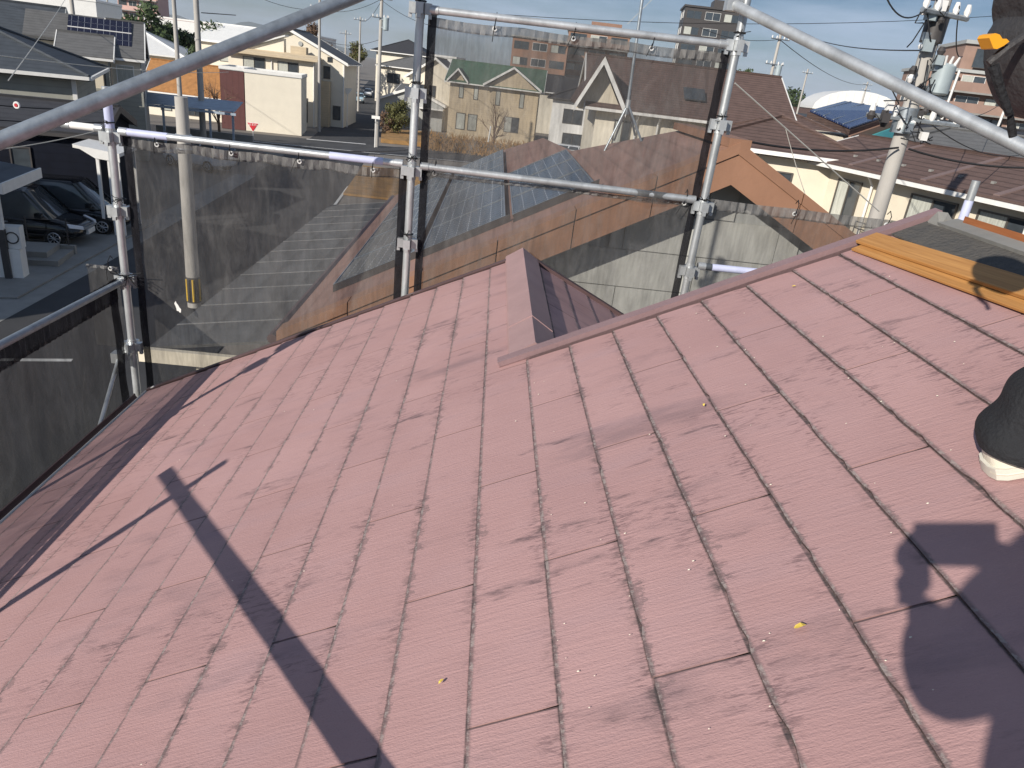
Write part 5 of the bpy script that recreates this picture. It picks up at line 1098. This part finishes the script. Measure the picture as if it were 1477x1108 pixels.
wire(P4 + Vector((0, 0, 8.2)), P6 + Vector((0, 0, 8.6)), .5, .018, 'lower wire from the ivory house pole to the corner pole')
wire(P5 + Vector((0, 0, 11.4)), P6 + Vector((0, 0, 11.5)), .6, .02, 'wire along the far street to the corner pole')
wire(P6 + Vector((0, 0, 11.5)), A(640, 40, 66), .4, .018, 'wire leaving the corner pole behind the upper net')
wire(P2 + Vector((0, 0, 10.5)), A(-20, -10, 46), .4, .016, 'wire from the thin pole toward the school')
wire(P8 + Vector((0, 0, 12)), A(1010, 40, 62), .4, .02, 'wire from the small far pole passing behind the upper net')
wire(P8 + Vector((0, 0, 12)), P10 + Vector((0, 0, 13)), 1.0, .03, 'wire from the small far pole toward the dome')
iw = empty('insulator_knob', A(24, 152, 15.3)); tag(iw, 'red and white insulator knob on the service wire over the navy house', 'insulator')
MB().ring((0, 0, 0), (0, 1, 0), .05, .022).build('ring', M_PORC, iw, True); MB().tube([(0, -.03, 0), (0, .03, 0)], .03, 10).build('core', M_STOP, iw, True)

# signs
def tri_sign(p, label, s_=.45):
    e = empty('stop_sign', (p.x, p.y, 0)); tag(e, label, 'road sign')
    MB().tube([(0, 0, 0), (0, 0, p.z + .3)], .035, 8).build('post', M_GALV, e, True)
    MB().prism([(-s_, -.05, p.z + s_ * .55), (s_, -.05, p.z + s_ * .55), (0, -.05, p.z - s_ * .95)], (0, -.02, 0)).build('face', M_STOP, e)
    MB().prism([(-s_ * 1.12, -.045, p.z + s_ * .65), (s_ * 1.12, -.045, p.z + s_ * .65), (0, -.045, p.z - s_ * 1.13)], (0, .02, 0)).build('border', M_WHITE, e)
    tx = bpy.data.curves.new('lettering', 'FONT'); tx.body = '止まれ'; tx.size = s_ * .5; tx.align_x = 'CENTER'; tx.extrude = .004
    tmp = bpy.data.objects.new('tmp', tx); col.objects.link(tmp); bpy.context.view_layer.update()
    me = bpy.data.meshes.new_from_object(tmp.evaluated_get(bpy.context.evaluated_depsgraph_get())); bpy.data.objects.remove(tmp)
    me.materials.clear(); me.materials.append(M_WHITE); mt = Matrix.Rotation(R(90), 4, 'X'); mt.translation = (0, -.078, p.z + s_ * .12)
    link('lettering', me, e, mt)
tri_sign(A(365, 182, 61), 'red inverted triangle stop sign in front of the ivory block', .42)
tri_sign(A(492.5, 141, 84), 'red inverted triangle stop sign at the far street corner by the ivory house', .5)
rl = empty('crossing_post', (A(541, 200, 66).x, 66, 0)); tag(rl, 'slim white post with round top plate at the crossing', 'post')
MB().tube([(0, 0, 0), (0, 0, 2.6)], .05, 8).build('shaft', M_WHITE, rl, True); MB().box((-.35, -.04, 2.35), (.35, .02, 2.6)).build('plate', M_WHITE, rl)
mpole = empty('street_mirror_post', (A(501, 150, 82).x, 82, 0)); tag(mpole, 'white traffic mirror post beside the far stop sign', 'post')
MB().tube([(0, 0, 0), (0, 0, 3.6)], .06, 8).build('shaft', M_WHITE, mpole, True); MB().prism([(-.5, 0, 3.9), (.5, 0, 3.9), (.1, 0, 3.3), (-.1, 0, 3.3)], (0, .06, 0)).build('mirror_plate', M_WHITE, mpole)

# ------------------------------------------------------------------ trees
def tree(name, label, base, h, rx, rz, lm, n=2200, leaf=.16, trunk=.14, cz=None, bare=False, seed=1, gaps=14):
    rr = random.Random(seed); e = empty(name, base); tag(e, label, 'tree' if h > 2.2 else 'shrub')
    tb = MB(); tb.tube([(0, 0, 0), (rr.uniform(-.1, .1), 0, h * .35), (rr.uniform(-.2, .2), .05, h * .8)], [trunk, trunk * .75, trunk * .25], 9)
    cz = cz if cz is not None else h - rz
    cl = []
    for _ in range(gaps):
        while True:
            p = Vector((rr.uniform(-1, 1), rr.uniform(-1, 1), rr.uniform(-1, 1)))
            if p.length < 1: break
        c = Vector((p.x * rx, p.y * rx, cz + p.z * rz)); cl.append((c, rr.uniform(.28, .5) * rx)); st0 = Vector((0, 0, h * rr.uniform(.25, .6)))
        tb.tube([st0, st0.lerp(c, .5) + Vector((0, 0, .1 * rx)), c], [trunk * .4, trunk * .25, trunk * .08], 5)
        if bare:
            for _ in range(7):
                q = c + Vector((rr.uniform(-1, 1), rr.uniform(-1, 1), rr.uniform(-.2, 1.2))) * .35 * rx; tb.tube([c.lerp(st0, rr.random() * .5), q], [trunk * .12, trunk * .05], 4)
    tb.build('trunk', M_TRUNK if not bare else M_LEAFB, e, True)
    lf = MB()
    for _ in range(n):
        c, r = cl[rr.randrange(len(cl))]; d = Vector((rr.gauss(0, 1), rr.gauss(0, 1), rr.gauss(0, 1))).normalized(); p = c + d * r * rr.uniform(.45, 1.05)
        a = Vector((rr.uniform(-1, 1), rr.uniform(-1, 1), rr.uniform(-1, 1))).normalized(); b = a.cross(d).normalized(); s_ = leaf * rr.uniform(.6, 1.3)
        lf.add([p - a * s_, p + b * s_ * .45, p + a * s_, p - b * s_ * .45], [(0, 1, 2, 3)])
    lf.build('crown', lm, e)
    return e
b = A(215, 35, 95); tree('evergreen_tree', 'large dark evergreen tree beside the pink tower', (b.x, b.y, 0), 9.6, 3.0, 3.4, M_LEAF, 3200, .3, .3, seed=2)
b = A(297, 50, 88); tree('evergreen_tree', 'dark evergreen tree behind the pole by the orange roof', (b.x, b.y, 0), 8.2, 3.0, 3.4, M_LEAF, 3000, .28, .3, seed=3)
b = A(262, 40, 100); tree('evergreen_tree', 'small dark evergreen tree between the two thin poles', (b.x, b.y, 0), 8.6, 2.2, 2.2, M_LEAF, 1800, .28, .3, seed=4)
b = A(460, 50, 100); tree('bare_tree', 'reddish brown tree behind the ivory gable', (b.x, b.y, 0), 10.6, 2.3, 4.2, M_LEAFB, 3200, .16, .25, bare=True, seed=5)
b = A(503, 75, 112); tree('bare_tree', 'olive brown tree over the far street', (b.x, b.y, 0), 9.2, 2.2, 2.4, M_LEAFY, 1500, .2, .25, bare=True, seed=6)
b = A(577, 180, 78); tree('round_shrub', 'rounded olive and red shrub by the dry grass bank', (b.x, b.y, .3), 3.0, 1.55, 1.3, M_LEAFY, 2600, .14, .1, seed=7, gaps=20)
b = A(556, 180, 77.5); tree('red_shrub', 'small reddish shrub beside the rounded olive shrub', (b.x, b.y, .3), 1.9, .8, .8, M_LEAFB, 900, .1, .08, seed=17)
b = A(713, 195, 70); tree('bare_tree', 'small leafless tree in front of the beige green roofed house', (b.x, b.y, 0), 4.6, 1.6, 1.6, M_LEAFB, 150, .06, .12, bare=True, seed=8)
b = A(315, 160, 56); tree('bare_tree', 'leafless branches over the corrugated carport', (b.x, b.y, 0), 4.4, 1.7, 1.2, M_LEAFB, 120, .06, .12, bare=True, seed=9)
for i in range(15):
    px = 1062 + i * 6.4; yy = 290 + (i % 4) * 12; b = A(px, 125, yy)
    tree('wood_tree', 'dark tree in the far woodland row behind the small white gabled house', (b.x, b.y, 0), 17.5 - i * .42 + (i % 3) * 1.2, 4.6, 4.8, M_LEAF, 420, .8, .5, seed=30 + i)['group'] = 'woodland row on the skyline'
for o in bpy.data.objects:
    if o.name.startswith('wood_tree'): o['category'] = 'tree'
# dry hedge and fence between street and the green roofed house
gr_ = MB(); rr = random.Random(9)
for _ in range(2600):
    x = rr.uniform(-6.5, 5.0); p = Vector((x, 68.5 + rr.uniform(0, 2.2), rr.uniform(0, 1.3) ** 1.4)); s_ = rr.uniform(.05, .12); d = Vector((rr.uniform(-1, 1), rr.uniform(-.4, .4), 1.5)).normalized()
    gr_.add([p - Vector((s_ * .4, 0, 0)), p + Vector((s_ * .4, 0, 0)), p + d * s_ * 4], [(0, 1, 2)])
o = gr_.build('dry_grass', M_GRASSD); o['kind'] = 'stuff'; o['label'] = 'tall dry grass strip in front of the beige green roofed house'; o['category'] = 'grass'
tag(MB().tube([A(704, 205, 66), A(707, 188, 66), A(708, 182, 66)], .06, 8).build('white_post', M_WHITE, None, True), 'slim white post in the dry grass, seen through the upper net', 'post')

# ------------------------------------------------------------------ people
def skin_body(name, joints, edges, mt, par, lv=2, root=0):
    me = bpy.data.meshes.new(name); me.from_pydata([j[0] for j in joints], edges, []); me.materials.append(mt)
    o = bpy.data.objects.new(name, me); col.objects.link(o); o.parent = par
    o.modifiers.new('skin', 'SKIN').use_smooth_shade = True
    if not me.skin_vertices: me.attributes  # layer is made with the modifier
    for i, j in enumerate(joints):
        r = j[1]; sv = me.skin_vertices[0].data[i]; sv.radius = r if isinstance(r, tuple) else (r, r); sv.use_root = (i == root)
    s_ = o.modifiers.new('sub', 'SUBSURF'); s_.levels = 1; s_.render_levels = lv
    return o
def chain(js, es, start, pts):
    k = start
    for p in pts: js.append(p); es.append((k, len(js) - 1)); k = len(js) - 1
    return k
def limb(name, pts, mt, par, n=16, wr=.0, seed=0):
    """tapered sleeve or trouser leg with creases; pts = (point, radius)"""
    ps = [Vector(p) for p, _ in pts]; m_ = 5; P_, R_ = [], []
    for i in range(len(ps) - 1):
        for k in range(m_): t = k / m_; P_.append(ps[i].lerp(ps[i + 1], t)); R_.append(pts[i][1] + (pts[i + 1][1] - pts[i][1]) * t)
    P_.append(ps[-1]); R_.append(pts[-1][1])
    mb = MB(); mb.tube(P_, R_, n, False)
    for i, v in enumerate(mb.v):
        ring_ = i // n; c = P_[min(ring_, len(P_) - 1)]; d = Vector(v) - c
        mb.v[i] = tuple(c + d * (1 + wr * noise.noise(Vector(v) * 14 + Vector((seed, 0, 0)))))
    o = mb.build(name, mt, par, True); o.modifiers.new('s', 'SUBSURF').render_levels = 2; return o
def head(par, c, fw, hair=M_BLACK, cap=None):
    """head with face, looking along fw"""
    c = Vector(c); f_ = Vector(fw).normalized(); s_ = f_.cross(Vector((0, 0, 1))).normalized(); u = s_.cross(f_)
    mb = MB(); rg = []
    for i in range(13):
        a = math.pi * (i + .3) / 12.6; z = math.cos(a) * .118; ring_ = []
        for j in range(18):
            b = 2 * math.pi * j / 18; r = math.sin(a); fx = math.cos(b); sx = math.sin(b)
            d = .098 * r * fx * (1.0 if fx < 0 else 1 - .12 * max(0, -z / .118)); w = .076 * r * sx * (1 - .22 * max(0, -z / .118))
            if fx > .85: d += .012 * math.exp(-((z + .012) / .022) ** 2) * (1 if fx > .97 else .25) - .006 * math.exp(-((z - .012) / .014) ** 2) * (fx < .985)
            ring_.append(c + f_ * d + s_ * w + u * z)
        rg.append(ring_)
    mb.loft(rg); mb.build('head', M_SKIN, par, True)
    for sg in (-1, 1):
        MB().tube([c + s_ * sg * .032 + f_ * .083 + u * .008, c + s_ * sg * .032 + f_ * .092 + u * .008], [.011, .006], 8).build('eye', M_WHITE, par, True)
        MB().ring(c + s_ * sg * .076 - f_ * .005, s_, .022, .009, 10, 6).build('ear', M_SKIN, par, True)
    MB().tube([c + f_ * .084 - u * .052 - s_ * .022, c + f_ * .092 - u * .054, c + f_ * .084 - u * .052 + s_ * .022], .005, 6).build('mouth', M_STOP, par, True)
    hb = MB(); rg = []
    for i in range(8):
        a = math.pi * (i + .2) / 14; z = math.cos(a) * .127
        rg.append([c + f_ * (.104 * math.sin(a) * math.cos(2 * math.pi * j / 18) - .012) + s_ * .083 * math.sin(a) * math.sin(2 * math.pi * j / 18) + u * (z + .004) for j in range(18)])
    hb.loft(rg, True).build('hair', hair, par, True)
def hand(par, wrist, d, up, grip=1.0, mt=M_SKIN):
    """palm with five bent fingers; d = towards the fingertips, up = back of the hand"""
    w = Vector(wrist); d = Vector(d).normalized(); u = (Vector(up) - d * Vector(up).dot(d)).normalized(); s_ = d.cross(u)
    js = [(tuple(w), (.024, .02)), (tuple(w + d * .05), (.034, .016))]; es = [(0, 1)]
    for k, (off_, ln) in enumerate(((-.03, .062), (-.01, .075), (.011, .07), (.03, .055))):
        b = w + d * .085 + s_ * off_; c1 = b + d * ln * .5 - u * .008 * grip; c2 = b + d * ln * .8 - u * .03 * grip; c3 = b + d * ln * .8 - u * .052 * grip
        chain(js, es, 1, [(tuple(b), .0095), (tuple(c1), .0088), (tuple(c2), .008), (tuple(c3), .0065)])
    t0 = w + d * .03 - s_ * .032; chain(js, es, 0, [(tuple(t0), .012), (tuple(t0 + d * .03 - s_ * .018 - u * .014), .0105), (tuple(t0 + d * .055 - s_ * .016 - u * .03), .008)])
    return skin_body('hand', js, es, mt, par, 2, 0)
def RZ(x): return ZR0 + TS * x + .012
def shoe(par, heel, d, mt, ln=.27):
    h = Vector(heel); d = Vector(d).normalized(); s_ = d.cross(Vector((0, 0, 1))).normalized(); u = s_.cross(d); k = ln / .28
    def prof(st, zo, mt_, nm, par_, top):
        rg = []
        for t, w, z in st:
            c = h + d * ln * t + u * zo
            if top: sec = [(w * math.cos(a) * (1 if math.sin(a) < .3 else .96), z * math.sin(a)) for a in [math.pi * q / 10 for q in range(11)]]
            else: sec = [(-w, 0), (-w * 1.03, z * .5), (-w, z), (0, z), (w, z), (w * 1.03, z * .5), (w, 0), (0, 0)]
            rg.append([c + s_ * a * k + u * b * k for a, b in sec])
        o = MB().loft(rg).build(nm, mt_, par_, True); return o
    upper = prof([(-.035, .014, .034), (-.022, .027, .054), (.02, .036, .062), (.08, .041, .066), (.18, .041, .068), (.3, .040, .068), (.42, .042, .064), (.55, .046, .062), (.68, .050, .054), (.8, .050, .048), (.9, .043, .040), (.97, .028, .028), (1.0, .008, .012)], .018 * k, mt, 'shoe', par, True)
    prof([(-.055, .014, .022), (-.035, .031, .024), (.02, .040, .024), (.18, .044, .024), (.42, .045, .023), (.68, .053, .022), (.82, .053, .022), (.93, .044, .022), (1.0, .028, .022), (1.03, .010, .02)], 0.0, M_SOLE, 'sole', upper, False)
    prof([(-.05, .020, .004), (-.034, .0325, .004), (.02, .0415, .004), (.18, .0455, .004), (.42, .0465, .004), (.68, .0545, .004), (.82, .0545, .004), (.93, .0455, .004), (1.0, .029, .004)], .011 * k, M_SHOE, 'sole_line', upper, False)
# photographer standing behind the phone
ph = empty('person', (.12, -.42, RZ(.12))); tag(ph, 'person in dark jacket holding up a phone sideways to photograph the roof', 'person'); ph.location = (0, 0, 0)
pc_ = Vector((.10, -.42, 0)); z0 = RZ(.1)
hipz = z0 + .80; shz = z0 + 1.32
LW, RW = Vector((-.125, -.13, 7.135)), Vector((.11, -.14, 7.12)); LE, RE = Vector((-.045, -.17, 7.02)), Vector((.17, -.22, 6.99)); LS, RS = Vector((-.19, -.44, shz)), Vector((.18, -.46, shz))
fL, fR = Vector((-.12, -.36, RZ(-.12) + .06)), Vector((.14, -.46, RZ(.14) + .06))
js = [((-.01, -.45, hipz), (.13, .1)), ((-.01, -.46, hipz + .25), (.12, .09)), ((-.01, -.45, shz - .04), (.13, .09)), ((-.01, -.44, shz + .1), .05), ((-.01, -.42, shz + .22), .07)]
es = [(0, 1), (1, 2), (2, 3), (3, 4)]
for S_, E_, W_ in ((LS, LE, LW), (RS, RE, RW)): chain(js, es, 2, [(tuple(S_), .055), (tuple(E_), .042), (tuple(W_), .028)])
for f_, hx in ((fL, -.09), (fR, .07)): chain(js, es, 0, [((hx, -.44, hipz - .06), .085), ((f_.x, f_.y + .06, z0 + .43), .055), ((f_.x, f_.y, f_.z + .02), .036)])
skin_body('body', js, es, M_SKIN, ph)
jj = [((-.01, -.45, hipz - .04), (.19, .14)), ((-.01, -.46, hipz + .25), (.18, .135)), ((-.01, -.45, shz - .04), (.19, .13)), ((-.01, -.44, shz + .06), .07)]; ee = [(0, 1), (1, 2), (2, 3)]
for S_, E_, W_ in ((LS, LE, LW), (RS, RE, RW)): chain(jj, ee, 2, [(tuple(S_), .082), (tuple(E_), .085), (tuple(W_.lerp(E_, .05)), .06)])
skin_body('jacket', jj, ee, M_BLACK, ph)
for f_, hx in ((fL, -.09), (fR, .07)): limb('trouser_leg', [((hx, -.44, hipz), .105), ((f_.x, f_.y + .06, z0 + .43), .085), ((f_.x, f_.y, f_.z + .0), .075)], M_BLACK, ph, 16, .12)
for f_ in (fL, fR): shoe(ph, Vector((f_.x, f_.y - .08, RZ(f_.x))), (0.0, 1, 0), M_TYRE)
head(ph, (-.01, -.40, shz + .25), (0, 1, -.35))
hand(ph, LW, (.12, .7, .32), (-1, .1, .2), .8); hand(ph, RW, (-.12, .7, .32), (1, .1, .2), .8)
tel = empty('phone', (0, 0, CZ)); tag(tel, 'phone held sideways in both hands of the photographer', 'phone')
tm_ = Matrix((CX, CU, -CF)).transposed().to_4x4(); tm_.translation = -CF * .014; tel.matrix_world = Matrix.Translation((0, 0, CZ)) @ tm_
MB().box((-.095, -.062, 0), (.062, .018, .008)).build('case', M_TYRE, tel); MB().box((-.09, -.058, .008), (.057, .014, .0085)).build('screen', M_GLASS, tel)
# worker standing on the slates, seen in part at the right edge
wk = empty('person'); tag(wk, 'worker in black trousers and jacket with cream shoes standing by the pine boards', 'person')
hl_ = AR(1402, 690); f1 = Vector((hl_.x + .03, hl_.y - .01, RZ(hl_.x + .03))); f2 = Vector((1.42, 1.02, RZ(1.42)))
hp = Vector((1.20, 1.16, 7.36)); ct = Vector((1.16, 1.16, 7.86)); nk = Vector((1.20, 1.20, 8.06))
kn1 = Vector((1.235, 1.24, 6.98)); kn2 = Vector((1.46, 1.06, 7.05)); ank1 = f1 + Vector((.06, 0, .10)); ank2 = f2 + Vector((.06, 0, .10))
sL, sR = ct + Vector((-.0, .19, .08)), ct + Vector((.0, -.19, .08)); eL, eR = sL + Vector((.22, .1, -.24)), sR + Vector((.2, -.06, -.24)); wL, wR_ = eL + Vector((.24, -.04, .02)), eR + Vector((.24, .05, .02))
js = [(tuple(hp), (.12, .15)), (tuple(hp.lerp(ct, .5)), (.1, .13)), (tuple(ct), (.1, .15)), (tuple(nk), .055), (tuple(nk + Vector((.03, 0, .1))), .07)]; es = [(0, 1), (1, 2), (2, 3), (3, 4)]
for a, b, c in ((sL, eL, wL), (sR, eR, wR_)): chain(js, es, 2, [(tuple(a), .055), (tuple(b), .042), (tuple(c), .028)])
for a, b, sg in ((kn1, ank1, .08), (kn2, ank2, -.08)): chain(js, es, 0, [(tuple(hp + Vector((.02, sg, -.06))), .085), (tuple(a), .058), (tuple(b), .038)])
skin_body('body', js, es, M_SKIN, wk)
jj = [(tuple(hp + Vector((0, 0, .06))), (.15, .18)), (tuple(hp.lerp(ct, .5)), (.14, .17)), (tuple(ct), (.13, .19)), (tuple(nk + Vector((0, 0, -.02))), .07)]; ee = [(0, 1), (1, 2), (2, 3)]
for a, b, c in ((sL, eL, wL), (sR, eR, wR_)): chain(jj, ee, 2, [(tuple(a), .08), (tuple(b), .062), (tuple(c.lerp(b, .1)), .045)])
skin_body('jacket', jj, ee, M_BLACK, wk)
for a, b, sg, sd in ((kn1, ank1, .08, 1), (kn2, ank2, -.08, 4)):
    limb('trouser_leg', [(tuple(hp + Vector((.02, sg, .02))), .13), (tuple(a), .10), (tuple(a.lerp(b, .6)), .088), (tuple(b + Vector((-.01, 0, .06))), .080), (tuple(b + Vector((-.022, 0, .0))), .086), (tuple(b + Vector((-.03, 0, -.03))), .088), (tuple(b + Vector((-.03, 0, -.052))), .080)], M_BLACK, wk, 20, .22, sd)
shoe(wk, f1, (1, -.12, .49), M_SHOE, .30); shoe(wk, f2, (1, -.1, .46), M_SHOE, .28)
head(wk, nk + Vector((.05, 0, .2)), (1, 0, -.5)); hand(wk, wL, (1, -.2, -.3), (0, 0, 1), .7); hand(wk, wR_, (1, .2, -.3), (0, 0, 1), .7)
# tool pouch on the belt with an orange tape measure
tp = empty('tool_pouch'); tag(tp, 'worn black nylon tool pouch hanging at the worker hip, orange tape measure in it', 'tool pouch')
yy_ = 1.26
outl = [(1438, -30), (1440, 8), (1446, 24), (1430, 42), (1426, 62), (1424, 90), (1428, 118), (1440, 150), (1452, 166), (1475, 178), (1530, 160), (1560, 60), (1530, -30)]
poly = [A(px + 15, py, yy_) for px, py in outl]; cen = sum(poly, Vector()) / len(poly)
rg = [[cen + (p - cen) * s_ + Vector((0, dy, 0)) for p in poly] for s_, dy in ((.80, -.065), (.95, -.045), (1.0, -.01), (1.0, .03), (.9, .06))]
o = MB().loft(rg).build('pouch', M_POUCH, tp, True); o.modifiers.new('s', 'SUBSURF').render_levels = 2
MB().tube([A(1426, 92, 1.19), A(1450, 72, 1.185), A(1485, 48, 1.19)], .007, 8).build('seam_piping', M_POUCH, tp, True)
st_ = [A(1433, 95, 1.185), A(1443, 130, 1.18), A(1456, 165, 1.185)]; MB().tube(st_, [.008, .007, .006], 8).build('strap', M_BLACK, tp, True)
MB().tube([A(1457, 160, 1.19), A(1459, 185, 1.19), A(1461, 197, 1.19)], [.004, .0065, .006], 8).build('dangling_tab', M_BLACK, tp, True)
tq = [A(px, py, 1.175) for px, py in ((1427, 55), (1430, 50), (1436, 48), (1442, 50), (1446, 56), (1452, 56), (1456, 60), (1448, 66), (1438, 71), (1433, 70))]
MB().prism(tq, (0, .03, 0)).build('tape_measure', M_ORANGE, tp)

# ------------------------------------------------------------------ haze
hz = MB().box((-7000, -400, -1.2), (7000, 9400, 320)).build('haze', M_ASPH); hz['kind'] = 'stuff'
hm = bpy.data.materials.new('haze'); hm.use_nodes = True; hm.node_tree.nodes.clear()
ho = hm.node_tree.nodes.new('ShaderNodeOutputMaterial'); pv_ = hm.node_tree.nodes.new('ShaderNodeVolumePrincipled'); pv_.inputs['Color'].default_value = (.82, .88, .96, 1); pv_.inputs['Density'].default_value = 9e-5
hm.node_tree.links.new(pv_.outputs[0], ho.inputs['Volume']); hz.data.materials.clear(); hz.data.materials.append(hm)
